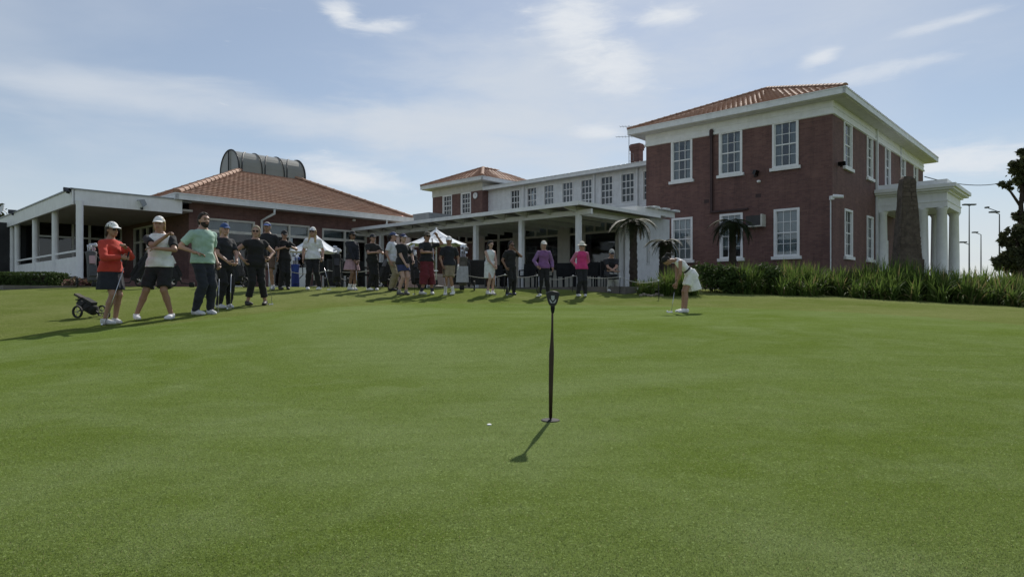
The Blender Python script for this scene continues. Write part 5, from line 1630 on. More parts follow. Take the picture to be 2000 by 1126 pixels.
P1('plaid', 'man in navy polo, blue visor and brown checked shorts standing behind black dressed woman', 522, 17.2, 15, 1.80, 'm', 1.08, 'tan', ((.016, .017, .026), 'short', -.09), ((.13, .085, .065), 'shorts', .92), ('visor', (.06, .11, .34)), ('short', (.32, .31, .30)), (.40, .41, .44),
   ((.13, .0, 12), (-.13, .0, -12)), None, None, (-8, 0), socks=((.5, .5, .5), .10))
P1('photog', 'person in black with dark cap photographing with a camera held at the chest', 555, 17.5, 35, 1.60, 'f', 1.02, 'fair', ((.015, .015, .018), 'short', -.09), ((.011, .012, .016), 'trousers'), ('cap', (.020, .020, .024)), ('tail', (.035, .024, .018)), (.03, .03, .035),
   ((.11, .0, 10), (-.11, .0, -10)), ((.06, .30, 1.20), (1, -.2, -.6), 'grip'), ((-.10, .32, 1.22), (-1, -.2, -.6), 'grip'), (0, 14))
P1('blonde', 'woman with long blonde hair in white polo, white cap and black trousers', 611, 17.8, 12, 1.72, 'f', 1.06, 'fair', ((.58, .59, .62), 'short', -.10), ((.010, .010, .013), 'trousers'), ('cap', WHT, (.10, .12, .18)), ('long', (.44, .32, .18)), (.66, .66, .66),
   ((.14, .0, 14), (-.18, .0, -20)), ((.25, .05, .84), (.4, -1, 0), 'relax'), ((-.26, .08, .86), (-.4, -1, 0), 'grip'), (-10, 2), glasses=True)
P1('pinkskirt', 'woman in navy cardigan, pale pink skirt and dark cap with hands clasped', 687, 18.2, 50, 1.66, 'f', 0.98, 'brown', ((.017, .019, .034), 'long', -.05), ((.42, .27, .31), 'skirt', .36, .24), ('cap', (.02, .02, .026)), ('bob', (.014, .011, .010)), (.52, .52, .50),
   ((.08, .0, 8), (-.08, .0, -8)), ((.05, .22, .80), (1, -.6, 0), 'relax'), ((-.05, .24, .79), (-1, -.6, 0), 'relax'), (0, 2), glasses=True, socks=((.55, .55, .53), .22), collar=(.6, .6, .5))
P1('darkpolo', 'person in dark polo and dark trousers with forearms held out in front', 727, 18.4, 42, 1.60, 'm', 0.96, 'fair', ((.018, .020, .018), 'short', -.09), ((.011, .012, .014), 'trousers'), ('cap', (.025, .03, .045)), ('short', (.04, .03, .02)), (.64, .64, .62),
   ((.12, .0, 20), (-.14, .02, -20)), ((.06, .36, 1.13), (1, -.6, -.5), 'relax'), ((-.10, .36, 1.13), (-1, -.6, -.5), 'relax'), (0, 0))
P1('khaki', 'person in white polo and khaki trousers half hidden behind woman in blue shorts', 766, 18.6, 76, 1.68, 'm', 0.98, 'fair', ((.52, .54, .58), 'short', -.09), ((.30, .26, .18), 'trousers'), ('cap', (.07, .09, .18), (.5, .5, .55)), ('tail', (.025, .02, .018)), (.02, .02, .02),
   ((.11, .0, 10), (-.10, .0, -10)), None, ((-.1, .3, .98), (-1, -.4, 0), 'relax'), (0, 2))
P1('blueshorts', 'woman in navy shirt, blue shorts and navy cap leaning on a putter', 786, 17.6, 52, 1.66, 'f', 1.12, 'pale', ((.014, .015, .022), 'short', -.10), ((.052, .062, .15), 'shorts', .62), ('cap', (.035, .05, .12), (.30, .32, .40)), ('bob', (.10, .06, .04)), (.10, .10, .10),
   ((.11, -.02, 10), (-.11, .03, -14)), ((.08, .22, .84), (1, -.6, 0), 'grip'), ((-.24, .18, .93), (-1, -.6, 0), 'grip'), (-8, 0), socks=((.3, .3, .3), .12))
P1('maroon', 'man in navy polo and maroon calf length shorts raising one hand beside his head', 833, 18.0, 45, 1.74, 'm', 1.06, 'tan', ((.014, .015, .022), 'short', -.04), ((.145, .018, .034), 'longshorts'), ('cap', (.10, .09, .07)), ('short', (.03, .02, .016)), (.46, .47, .47),
   ((.16, -.02, 14), (-.18, .02, -30)), ((.10, .34, 1.12), (1, .2, -.8), 'grip'), ((-.27, .12, 1.60), (-1, .4, -.7), 'grip'), (-14, 2), glasses=True, socks=((.05, .05, .06), .25))
P1('khakishorts', 'young man in navy polo, khaki shorts and white cap wearing a white glove', 877, 18.2, 4, 1.64, 'm', 0.94, 'tan', ((.018, .020, .032), 'short', -.08), ((.27, .22, .15), 'shorts', .93), ('cap', WHT), ('short', (.06, .04, .025)), (.60, .60, .60),
   ((.11, .0, 8), (-.12, .02, -24)), ((.18, .14, .84), (1, -.4, 0), 'grip'), ((-.27, .06, .85), (-.4, -1, 0), 'relax'), (0, 4), socks=((.58, .58, .58), .42), glove=-1)
P1('whitedress', 'woman in sleeveless white golf dress with dark ponytail looking down', 957, 18.8, 36, 1.56, 'f', 1.04, 'pale', ((.55, .57, .58), 'none', .0), ((.55, .57, .59), 'skirt', .42, .185), None, ('long', (.022, .016, .014)), (.60, .60, .60),
   ((.09, .0, 6), (-.09, .02, -14)), ((.03, .25, .88), (1, -.6, 0), 'grip'), ((-.06, .26, .87), (-1, -.6, 0), 'grip'), (6, 24), socks=((.6, .6, .6), .1))
P1('chin', 'person all in black with one hand on the chin and a club in the other', 997, 18.9, 44, 1.56, 'm', 1.10, 'brown', ((.012, .012, .013), 'short', -.12), ((.012, .012, .014), 'trousers'), None, ('bob', (.02, .015, .012)), (.05, .055, .10),
   ((.13, .0, 8), (-.13, .02, -24)), ((.27, .08, .86), (1, -.8, 0), 'grip'), ((-.06, .17, 1.40), (-1, .2, -1), 'grip'), (-6, 6), glasses=True)
P1('purple', 'woman in purple vest, black trousers and white cap leaning on a putter', 1062, 18.8, 2, 1.60, 'f', 1.02, 'fair', ((.22, .105, .25), 'none', -.08), ((.011, .011, .014), 'trousers'), ('cap', (.60, .58, .52)), ('bob', (.40, .36, .30)), (.58, .58, .60),
   ((.14, .0, 12), (-.14, .0, -12)), ((.20, .16, .90), (1, -.6, 0), 'grip'), ((-.27, .06, .86), (-.4, -1, 0), 'relax'), (14, 4), sleeves=(.24, .14, .30), slv_len='long')
P1('pink', 'woman in bright pink vest, dark trousers and cream sun hat with hands behind back', 1136, 18.8, 12, 1.58, 'f', 1.04, 'fair', ((.56, .055, .20), 'none', -.08), ((.014, .015, .022), 'trousers'), ('bucket', (.58, .55, .47)), ('bob', (.42, .37, .30)), (.54, .54, .54),
   ((.12, .0, 10), (-.12, .0, -16)), ((.10, -.20, .93), (1, -.3, 0), 'relax'), ((-.10, -.20, .93), (-1, -.3, 0), 'relax'), (-16, 4), sleeves=(.50, .16, .28), slv_len='long', glasses=True)
# putting player
P1('player', 'player in white dress with dark belt bent over a putter on the green', 1340, 14.0, -90, 1.53, 'f', 0.88, 'tan', ((.68, .69, .71), 'none', .06), ((.66, .67, .69), 'skirt', .42, .180, 14), None, ('tail', (.016, .013, .012)), (.62, .62, .62),
   ((.14, .05, 4), (-.14, .05, -4)), ((.02, .24, .64), (1, -.3, .1), 'grip', (-.1, .2, -1)), ((-.02, .23, .71), (-1, -.3, .1), 'grip', (.1, .2, -1)), (0, 92), lean=48, pel=(0, -.12, .935), extras=('belt',), hunch=.13)
# person out of frame on the right, only a shoe shows
P1('edge', 'white shoe of a person standing beyond the right edge of the photo', 2042, 17.0, -80, 1.66, 'f', 1.0, 'fair', ((.4, .4, .42), 'short'), ((.05, .05, .06), 'trousers'), None, ('bob', (.1, .07, .05)), (.66, .66, .66),
   ((.10, .28, 0), (-.12, -.1, 0)), None, None)

# seated man on a folding seat in front of the sunroom
SX, SD = 1192, 20.3
sx0 = rr(SX) * SD
sz0 = gz(sx0, SD)
seat_h = 0.50
stool = thing('folding_chair', 'dark folding chair under the seated man by the rope', 'chair', (sx0, SD + 0.16, sz0), rotz=R(4))
m = MB(); m.box(-.24, .24, -.20, .22, seat_h - .05, seat_h - .01); m.build('seat', BLACK, stool, local=True)
m = MB(); m.box(-.23, .23, .22, .25, seat_h + .18, seat_h + .48); m.build('backrest', BLACK, stool, local=True)
for sx_ in (-1, 1):
    m = MB(); m.tube([(sx_ * .23, -.22, 0), (sx_ * .23, -.19, seat_h - .03)], .014, 6); m.build('leg', DKM, stool, local=True)
    m = MB(); m.tube([(sx_ * .23, .26, 0), (sx_ * .23, .24, seat_h - .03), (sx_ * .23, .26, seat_h + .5)], .014, 6); m.build('leg', DKM, stool, local=True)
P1('seated', 'man in navy polo and pale trousers seated with forearms on his knees', SX, SD + 0.10, 4, 1.72, 'm', 1.02, 'fair', ((.016, .018, .026), 'short', -.06), ((.36, .36, .33), 'trousers'), ('cap', (.40, .40, .38), (.03, .03, .04)), ('short', (.3, .28, .26)), (.5, .5, .5),
   ((.15, .40, 6), (-.15, .40, -6)), ((-.05, .42, .62), (1, .1, -.2), 'relax', (-1, .3, -.2)), ((.06, .44, .64), (-1, .1, -.2), 'relax', (1, .3, -.2)), (0, 4), lean=16, pel=(0, 0, seat_h + .07), sitz=sz0)

hold('coral', 1, 'putter slanting down from the hands of the woman in coral', (.20, .08, 0), .10)
hold('mint', -1, 'putter hanging beside the leg of the bearded man in mint', (-.22, .10, 0), .06)
hold('bluecap', 1, 'putter planted in front of the woman in the blue cap', (.10, .36, 0), .08)
hold('blackvest', -1, 'putter held upright by the fair haired woman in black', (-.30, .16, 0), .22)
hold('blonde', -1, 'putter held to the side by the blonde woman in white', (-.46, .10, 0), .06)
hold('pinkskirt', 1, 'putter in front of the woman in the pink skirt', (.0, .26, 0), .06)
hold('blueshorts', -1, 'dark putter at the side of the woman in blue shorts', (-.26, .22, 0), .08, shaft=DKM)
hold('khakishorts', 1, 'putter hanging in front of the young man in khaki shorts', (.08, .16, 0), .05)
hold('whitedress', 1, 'putter held low before the woman in the white dress', (-.02, .30, 0), .06)
hold('chin', 1, 'putter propped beside the person with hand on chin', (.30, .22, 0), .05)
hold('purple', 1, 'pale putter planted in front of the woman in purple', (.17, .26, 0), .05)
wr = Vector(PEOPLE['player']['arms'][1][2])
pt_ = pl('player', wr + Vector((0, -.01, .10)))
bxp, byp = hit(1311, 609)
byp = PEOPLE['player']['root'].location.y - 0.02; bxp = rr(1311) * byp
putter('bright headed putter in the hands of the player in white', pt_, (bxp, byp, gz(bxp, byp) + .014), (-1, 0, 0), headsize=(.055, .030, .012))
# putter held up by the man in maroon shorts
a_ = pl('maroon', (.10, .37, 1.50)); b_ = pl('maroon', (.06, .44, .62))
putter('putter hanging head down from the crossed arm of the man in maroon', a_, b_, (1, 0, 0))
bxp -= 0.085
m = MB(); bz_ = gz(bxp, byp) + .012 + .0213
vs = []
m.lathe((bxp, byp, bz_ - .0213), [(.002, 0)] + [(.0213 * math.sin(math.pi * i / 8), .0213 - .0213 * math.cos(math.pi * i / 8)) for i in range(1, 8)] + [(.002, .0426)], 14)
tag(m.build('golf_ball', WHITE, smooth=True), 'white golf ball beside the putter of the bent over player', 'golf ball')
cm = thing('photo_camera', 'black camera in the hands of the person dressed in black', 'camera', pl('photog', (-.02, .37, 1.24)), rotz=R(180 + 35))
m = MB(); m.box(-.07, .07, -.03, .03, -.045, .045); m.box(-.03, .03, -.025, .025, .045, .06); m.build('camera_body', BLACK, cm, local=True)
m = MB(); m.tube([(0, .03, 0), (0, .12, 0)], .034, 12); m.build('lens', BLACK, cm, local=True)
# ------------------------------------------------------------------ golf bags, trolleys, furniture, umbrellas, rope
def golf_bag(label, px, dpth, col, accent=(.3, .3, .32), tilt=14, yaw=0.0, trolley=True, headcols=((.5, .5, .5), (.03, .03, .03)), drape=None, hgt=.86, zb_=None, low=False):
    x, y = rr(px) * dpth, dpth
    z = zb_ if zb_ is not None else (TZ if bool(in_terrace(np.array(x), np.array(y))) else gz(x, y))
    t = thing('golf_bag', label, 'golf bag', (x, y, z), 'golf bags beside the green', R(yaw))
    Mt = Matrix.Rotation(R(-tilt), 4, 'X')
    lift = .16 if trolley else .0
    def bld(m, name, mat, par=t, sm=True):
        m.v = [tuple(Mt @ Vector(p) + Vector((0, 0, lift))) for p in m.v]
        return m.build(name, mat, par, local=True, smooth=sm)
    m = MB(); m.lathe((0, 0, 0), [(.11, 0), (.125, .03), (.125, .25), (.115, .5), (.13, hgt - .06), (.14, hgt - .04), (.14, hgt), (.12, hgt + .005)], 16)
    bld(m, 'bag_body', cloth(col))
    m = MB(); m.box(-.085, .085, -.185, -.11, .10, .42); bld(m, 'pocket', cloth(tuple(c_ * .8 for c_ in col)), sm=False)
    m = MB(); m.box(-.07, .07, -.165, -.115, .47, .70); bld(m, 'pocket', cloth(accent), sm=False)
    m = MB(); m.tube([(.12, -.02, .75), (.22, -.02, .62), (.23, -.02, .40), (.12, -.02, .28)], .016, 6); bld(m, 'strap', cloth((.02, .02, .025)))
    r_ = random.Random(px)
    for i in range(8):
        a_ = 2 * math.pi * i / 8 + .3; rad = .075; L = hgt + r_.uniform(.12, .34) * (.35 if low else 1)
        m = MB(); cx_, cy_ = rad * math.cos(a_), rad * math.sin(a_)
        m.tube([(cx_, cy_, hgt - .05), (cx_ * 1.1, cy_ * 1.1, L)], .006, 5)
        w_ = i < 3
        if w_:
            m.lathe((cx_ * 1.1 + .03, cy_ * 1.1, L - .02), [(.01, -.04), (.045, -.02), (.055, .02), (.04, .06), (.01, .075)], 10, 1)
        else:
            m.box(cx_ * 1.1 - .01, cx_ * 1.1 + .06, cy_ * 1.1 - .012, cy_ * 1.1 + .012, L - .01, L + .045, 1)
        m.v = [tuple(Mt @ Vector(p) + Vector((0, 0, lift))) for p in m.v]
        m.build('club', [CHROME, cloth(headcols[0]) if (w_ and i != 1) else (cloth(headcols[1]) if w_ else CHROME)], t, local=True)
    if drape is not None:
        m = MB(); n = 9; vs = []
        for i in range(n + 1):
            u = -.17 + .34 * i / n
            for zz_ in (.06, .30, .55): vs.append((u * (1.15 - .3 * zz_), -.205 - .012 * math.sin(i * 2.2) , zz_))
        m.add(vs, [(3 * i + j, 3 * i + 3 + j, 3 * i + 4 + j, 3 * i + 1 + j) for i in range(n) for j in (0, 1)])
        bld(m, 'towel', cloth(drape))
    if trolley:
        m = MB(); hz_ = .45 if low else 1.0; m.tube([(0, -.12, .10), (0, .16, .62 * hz_), (0, .42, .98 * hz_)], .016, 6); m.tube([(-.16, .42, .98 * hz_), (.16, .42, .98 * hz_)], .018, 6); m.tube([(-.32, .16, .16), (0, .03, .34), (.32, .16, .16)], .013, 6)
        m.build('trolley_frame', DKM, t, local=True)
        for sx_ in (-1, 1):
            m = MB(); n = 18; vs = []
            for i in range(n):
                a_ = 2 * math.pi * i / n
                for rad, xx in ((.15, -.02), (.15, .02), (.115, .02), (.115, -.02)): vs.append((sx_ * .34 + xx, .16 + rad * math.cos(a_), .15 + rad * math.sin(a_)))
            m.add(vs, [(4 * i + j, 4 * i + (j + 1) % 4, 4 * ((i + 1) % n) + (j + 1) % 4, 4 * ((i + 1) % n) + j) for i in range(n) for j in range(4)])
            wl_ = m.build('wheel', RUBBER, t, local=True)
            m = MB()
            for i in range(5):
                a_ = 2 * math.pi * i / 5; m.tube([(sx_ * .34, .16, .15), (sx_ * .34, .16 + .118 * math.cos(a_), .15 + .118 * math.sin(a_))], .008, 4)
            m.build('spokes', GREYM, wl_, local=True)
        m = MB(); m.tube([(0, -.36, .09), (0, -.10, .12)], .015, 6); m.lathe((0, -.36, .01), [(.06, 0), (.075, .05), (.075, .09), (.06, .14)], 12); m.build('front_wheel', RUBBER, t, local=True)
    return t
golf_bag('white and pink golf bag on a trolley behind the woman in coral', 181, 17.6, (.10, .10, .11), (.45, .30, .32), 20, 40, headcols=((.62, .62, .62), (.5, .25, .28)))
golf_bag('dark golf bag on a trolley left of the man with folded arms', 262, 18.2, (.02, .02, .024), (.05, .05, .06), 28, -60, headcols=((.04, .04, .04), (.5, .5, .5)))
golf_bag('black and white golf bag on a trolley between folded arms man and bearded man', 346, 17.6, (.025, .025, .03), (.55, .55, .55), 22, 120, headcols=((.55, .56, .58), (.03, .03, .03)))
golf_bag('dark golf bag on a trolley between woman in blue cap and woman in black', 466, 17.9, (.022, .025, .03), (.35, .37, .40), 20, 60, headcols=((.6, .6, .6), (.1, .1, .1)))
golf_bag('upright royal blue golf bag in front of the white board', 577, 20.3, (.022, .05, .21), (.03, .07, .26), 6, 25, trolley=False, headcols=((.05, .08, .25), (.55, .55, .55)), hgt=.72)
golf_bag('black golf bag with white headcovers between blonde woman and pink skirt woman', 658, 19.6, (.018, .018, .02), (.06, .06, .07), 16, 20, headcols=((.62, .62, .60), (.5, .5, .5)))
golf_bag('dark trolley bag behind the person with forearms held out', 748, 19.6, (.02, .02, .022), (.12, .12, .13), 20, -40, headcols=((.4, .4, .42), (.05, .05, .05)))
golf_bag('dark golf bag right of the woman in blue shorts', 812, 19.6, (.02, .02, .022), (.05, .05, .06), 18, 30, headcols=((.66, .66, .64), (.05, .05, .05)))
golf_bag('grey towel draped golf bag right of the young man in khaki shorts', 904, 19.6, (.10, .095, .085), (.13, .12, .11), 8, 0, headcols=((.10, .10, .10), (.7, .7, .68)), drape=(.40, .42, .46))
golf_bag('small dark push trolley bag on grass behind the legs of woman in coral', 186, 11.4, (.018, .018, .018), (.07, .06, .05), 66, 75, headcols=((.03, .03, .03), (.06, .06, .06)), hgt=.34, low=True).scale = (.72, .72, .72)
# white board behind the blue bag
m = MB(); x, y = rr(583) * 20.9, 20.9; z = gz(x, y)
bd = thing('white_board', 'low white panel standing behind the blue golf bag', 'board', (x, y, z))
m.box(x - .34, x + .34, y, y + .04, z + .0, z + .62); m.build('panel', WHITE, bd)
m = MB(); m.box(x - .36, x + .36, y - .01, y + .05, z + .62, z + .66); m.build('top_rail', OFFW, bd)

def umbrella(label, px, dpth, py_apex, py_rim, half_px, brand=True, zbase=None):
    x, y = rr(px) * dpth, dpth
    zb_ = zbase if zbase is not None else TZ
    t = thing('market_umbrella', label, 'umbrella', (x, y, zb_), 'white market umbrellas')
    za, zr_ = zd(py_apex, dpth) - zb_, zd(py_rim, dpth) - zb_
    rad = half_px * dpth / F
    n = 8; sub = 4; yaw = 0.0
    UMB = cloth((.60, .63, .66)); 
    m = MB(); vs = [(0, 0, za)]
    ring = []
    rows = 6
    for i in range(1, rows + 1):
        s_ = i / rows
        for k_ in range(n * sub):
            a0 = 2 * math.pi * (k_ // sub) / n; a1 = 2 * math.pi * (k_ // sub + 1) / n; f_ = (k_ % sub) / sub
            p = Vector((math.cos(a0 + yaw), math.sin(a0 + yaw), 0)) * (1 - f_) + Vector((math.cos(a1 + yaw), math.sin(a1 + yaw), 0)) * f_
            sag = -.05 * math.sin(math.pi * s_) * 1.0 - .04 * math.sin(math.pi * f_) * s_
            vs.append((p.x * rad * s_, p.y * rad * s_, za + (zr_ - za) * s_ + sag))
    N_ = n * sub
    fs = [(0, 1 + k_, 1 + (k_ + 1) % N_) for k_ in range(N_)]
    for i in range(rows - 1):
        for k_ in range(N_):
            fs.append((1 + i * N_ + k_, 1 + (i + 1) * N_ + k_, 1 + (i + 1) * N_ + (k_ + 1) % N_, 1 + i * N_ + (k_ + 1) % N_))
    m.add(vs, fs); cn = m.build('canopy', UMB, t, local=True, smooth=False, recalc=False)
    sol = cn.modifiers.new('thickness', 'SOLIDIFY'); sol.thickness = .008
    if brand:                                   # dark swoosh-like printed patch on the panel facing the green
        m = MB(); q = []
        for k_ in range(9):
            t_ = k_ / 8
            xx = -.30 + .62 * t_; s_ = .50 + .18 * math.sin(t_ * 2.6)
            for w_ in (-.05 * math.sin(math.pi * t_) - .008, .05 * math.sin(math.pi * t_) + .008):
                ss = s_ + w_
                q.append((xx * rad * .5 + .12 * rad, -rad * ss * .93, za + (zr_ - za) * ss + .012 - .05 * math.sin(math.pi * ss) * .4))
        m.add(q, [(2 * k_, 2 * k_ + 2, 2 * k_ + 3, 2 * k_ + 1) for k_ in range(8)])
        m.build('printed_emblem', cloth((.16, .19, .25)), cn, local=True, recalc=False)
    m = MB(); m.tube([(0, 0, .02), (0, 0, za + .05)], .026, 10); m.build('pole', OFFW, t, local=True, smooth=True)
    for k_ in range(n):
        a0 = 2 * math.pi * k_ / n + yaw
        m = MB(); m.tube([(0, 0, za - .06), (math.cos(a0) * rad * .97, math.sin(a0) * rad * .97, zr_ - .03)], .010, 4); m.build('rib', GREYM, t, local=True)
    m = MB(); m.lathe((0, 0, 0), [(.30, 0), (.30, .04), (.06, .07), (.05, .25)], 16); m.build('base', DKM, t, local=True)
umbrella('white market umbrella with dark emblem behind the man in maroon shorts', 852, 22.0, 447, 477, 60)
umbrella('white market umbrella behind the blonde woman in front of clubhouse windows', 614, 22.6, 455, 491, 50)
# rope barrier
rp = [(560, 20.2), (640, 20.0), (722, 19.8), (818, 19.7), (900, 19.7), (985, 19.8), (1048, 20.0), (1118, 20.0), (1210, 19.6), (1287, 17.9)]
tops = []
for i, (px, d_) in enumerate(rp):
    x, y = rr(px) * d_, d_; z = gz(x, y)
    lab = ['beside the royal blue bag', 'left of the pink skirt woman', 'beside the person with forearms out', 'near the woman in blue shorts', 'behind the draped bag', 'behind the hand on chin person', 'behind the woman in purple', 'behind the woman in pink', 'right of the seated man', 'in front of the shrub by the player'][i]
    t = thing('rope_post', 'thin dark rope stake ' + lab, 'stake', (x, y, z), 'rope barrier stakes')
    hh = .52
    m = MB(); m.tube([(0, 0, -.03), (.02 if i < 9 else -.02, 0, hh)], .011, 6); m.build('stake', DKM, t, local=True)
    m = MB(); m.lathe((.02 if i < 9 else -.02, 0, hh - .03), [(.02, 0), (.026, .02), (.02, .05)], 8); m.build('eyelet', OFFW, t, local=True)
    tops.append(Vector((x + .02, y, z + hh - .005)))
for i in range(len(tops) - 1):
    p0, p1 = tops[i], tops[i + 1]; sag = (.10, .06, .12, .10, .12, .08, .13, .06, .12)[i]
    m = MB(); m.tube([p0.lerp(p1, t / 10) - Vector((0, 0, sag * 4 * (t / 10) * (1 - t / 10))) for t in range(11)], .011, 5)
    lab = ['from the blue bag to the pink skirt woman', 'behind the pink skirt woman', 'behind the woman in blue shorts', 'behind the khaki shorts man', 'behind the woman in white dress', 'behind the hand on chin person', 'between the women in purple and pink', 'between the woman in pink and seated man', 'from the seated man to the shrub'][i]
    tag(m.build('rope', ROPE, smooth=True), 'slack pale rope span ' + lab, 'rope', 'rope barrier spans')
# cafe furniture on the terrace
def cafe_chair(label, x, y, yaw):
    t = thing('cafe_chair', label, 'chair', (x, y, TZ), 'dark terrace chairs', yaw)
    m = MB(); m.box(-.24, .24, -.24, .24, .40, .46); m.build('seat', BLACK, t, local=True)
    m = MB()
    m.hexa([(-.24, .20, .46), (.24, .20, .46), (.24, .25, .46), (-.24, .25, .46), (-.24, .27, .88), (.24, .27, .88), (.24, .31, .88), (-.24, .31, .88)]); m.build('backrest', BLACK, t, local=True)
    for sx_ in (-1, 1):
        m = MB(); m.box(sx_ * .24 - .02, sx_ * .24 + .02, -.22, .24, .63, .67); m.box(sx_ * .24 - .019, sx_ * .24 + .019, -.219, -.18, .46, .63); m.build('armrest', BLACK, t, local=True)
        for sy_ in (-1, 1):
            m = MB(); m.box(sx_ * .21 - .02, sx_ * .21 + .02, sy_ * .21 - .02, sy_ * .21 + .02, 0, .40); m.build('leg', BLACK, t, local=True)
def cafe_table(label, x, y):
    t = thing('cafe_table', label, 'table', (x, y, TZ), 'dark terrace tables')
    m = MB(); m.box(-.42, .42, -.42, .42, .70, .735); m.build('tabletop', DKM, t, local=True)
    m = MB(); m.tube([(0, 0, .03), (0, 0, .70)], .035, 8); m.build('pedestal', DKM, t, local=True)
    m = MB(); m.box(-.25, .25, -.03, .03, 0, .035); m.box(-.03, .03, -.25, .25, .0351, .05); m.build('base', DKM, t, local=True)
def at_t(px, d_): return rr(px) * d_, d_
for px, d_, lab in ((1045, 24.6, 'left of the woman in purple'), (1120, 24.0, 'between the women in purple and pink'), (1165, 23.4, 'between the woman in pink and seated man'), (985, 25.6, 'behind the hand on chin person'), (690, 22.6, 'behind the pink skirt woman'), (760, 23.5, 'behind the white polo person')):
    x, y = at_t(px, d_); cafe_table('dark square terrace table ' + lab, x, y)
for px, d_, yw, lab in ((1030, 24.2, 200, 'at left end of the purple woman table'), (1064, 24.2, 20, 'hidden behind the woman in purple'), (1100, 23.4, 175, 'right of the white verandah post, back to the green'), (1112, 23.4, 170, 'just left of the woman in pink'), (1152, 22.6, 185, 'just right of the woman in pink'), (1170, 22.9, 160, 'left of the seated man'), (640, 22.0, 150, 'near the right rim of the left umbrella'), (675, 22.0, 190, 'behind the black bag'), (705, 22.3, 170, 'right of the pink skirt woman'), (742, 23.0, 185, 'right of the dark polo person'), (775, 23.2, 170, 'behind the blue shorts woman'), (970, 25.0, 180, 'right of the white dress woman')):
    x, y = at_t(px, d_); cafe_chair('dark terrace chair ' + lab, x, y, R(yw))
# dark windbreak screens
for p0, p1, d_, lab in ((884, 915, 21.6, 'behind the draped bag'), (917, 948, 21.8, 'behind the woman in white dress'), (640, 668, 21.4, 'behind the black bag with white headcovers')):
    x0, x1 = rr(p0) * d_, rr(p1) * d_
    t = thing('windbreak_screen', 'dark fabric windbreak screen ' + lab, 'screen', ((x0 + x1) / 2, d_, TZ), 'windbreak screens')
    m = MB(); m.box(x0 + .03, x1 - .03, d_ - .012, d_ + .012, TZ + .08, TZ + .88); m.build('fabric', cloth((.022, .020, .020)), t)
    for xx in (x0, x1):
        m = MB(); m.box(xx - .025, xx + .025, d_ - .025, d_ + .025, TZ, TZ + .93); m.build('post', DKM, t)
    m = MB(); m.box(x0 + .025, x1 - .025, d_ - .02, d_ + .02, TZ + .881, TZ + .92); m.build('rail', DKM, t)
# clipped hedge and flower bed at the foot of the left verandah
x0, x1, d_ = rr(-60) * 19.0, rr(106) * 19.0, 19.0
# white path edging
px0, px1 = 1150, 1252
m = MB()
p0 = [(rr(px) * d_, d_) for px, d_ in ((1145, 20.6), (1200, 20.2), (1250, 19.9), (1252, 21.4), (1150, 22.0))]
zt = max(gz(*p) for p in p0) + .03
m.prism([(p[0], p[1], zt - .2) for p in p0], [(p[0], p[1], zt) for p in p0])
o = m.build('path', paint('pale_concrete', (.52, .51, .48), .12, .9, 4.0)); o['kind'] = 'structure'
# edging stones beside the path
for i in range(9):
    px = 1252 + i * 5.2 + random.uniform(-1, 1); d_ = 18.9 + random.uniform(-.2, .2); x, y = rr(px) * d_, d_
    m = MB(); r_ = random.uniform(.05, .085)
    m.lathe((x, y, gz(x, y) - .02), [(r_ * .7, 0), (r_, r_ * .5), (r_ * .8, r_ * 1.0), (r_ * .3, r_ * 1.25)], 7)
    for j, v_ in enumerate(m.v): m.v[j] = (v_[0] + random.uniform(-.012, .012), v_[1] + random.uniform(-.012, .012), v_[2])
    tag(m.build('edging_stone', paint('pale_stone', (.32, .28, .22), .25, .95, 14.0)), 'small pale edging stone at the foot of the shrub left of the player', 'stone', 'edging stones left of the player')

# ------------------------------------------------------------------ plants
def straps(pts, hts, n_per, spread, mat, name, wid=.020, nseg=4, seed=1, droop=.5):
    r_ = np.random.default_rng(seed)
    V, Fc = [], []
    allp = []
    for (x, y, z), hh in zip(pts, hts):
        for _ in range(n_per):
            az_ = r_.uniform(0, 2 * math.pi); tl = abs(r_.normal(0, .42)) * spread + .06
            L = hh * r_.uniform(.65, 1.2); w_ = wid * r_.uniform(.7, 1.3)
            bx0, by0 = x + r_.normal(0, .06), y + r_.normal(0, .06)
            dx, dy = math.cos(az_), math.sin(az_)
            base = len(V); px_, py_, pz_ = bx0, by0, z - .03
            ang = tl * .4
            for i in range(nseg + 1):
                t = i / nseg; ww = w_ * (1 - t) ** .7 * (0.55 + 1.2 * t if t < .4 else 1.0) + .001
                V.append((px_ - dy * ww, py_ + dx * ww, pz_)); V.append((px_ + dy * ww, py_ - dx * ww, pz_))
                ang = min(ang + tl * droop * (.5 + t), 2.4)
                px_ += dx * math.sin(ang) * L / nseg; py_ += dy * math.sin(ang) * L / nseg; pz_ += math.cos(ang) * L / nseg
            for i in range(nseg):
                Fc.append((base + 2 * i, base + 2 * i + 1, base + 2 * i + 3, base + 2 * i + 2))
    return np.array(V), np.array(Fc)
# long strap leaved border on the right: base line follows the lawn edge
bl = [(1478, 19.2), (1560, 19.0), (1650, 18.7), (1760, 18.3), (1880, 17.8), (2000, 17.4), (2130, 17.0)]
pts, hts = [], []
r_ = np.random.default_rng(4)
for i in range(len(bl) - 1):
    x0, y0 = rr(bl[i][0]) * bl[i][1], bl[i][1]; x1, y1 = rr(bl[i + 1][0]) * bl[i + 1][1], bl[i + 1][1]
    L = math.hypot(x1 - x0, y1 - y0)
    for _ in range(int(L * 26)):
        t = r_.random(); q = r_.random() ** .8 * 2.4
        x, y = x0 + (x1 - x0) * t, y0 + (y1 - y0) * t + .15 + q
        pts.append((x, y, gz(x, y))); 
        pxx = 1000 + x / y * F
        hts.append((.60 + .19 * min(q, 1.6)) * (1.0 + .22 * math.sin(x * 1.7) * math.sin(x * .6 + 1)) * (.62 if pxx < 1520 else 1.0))
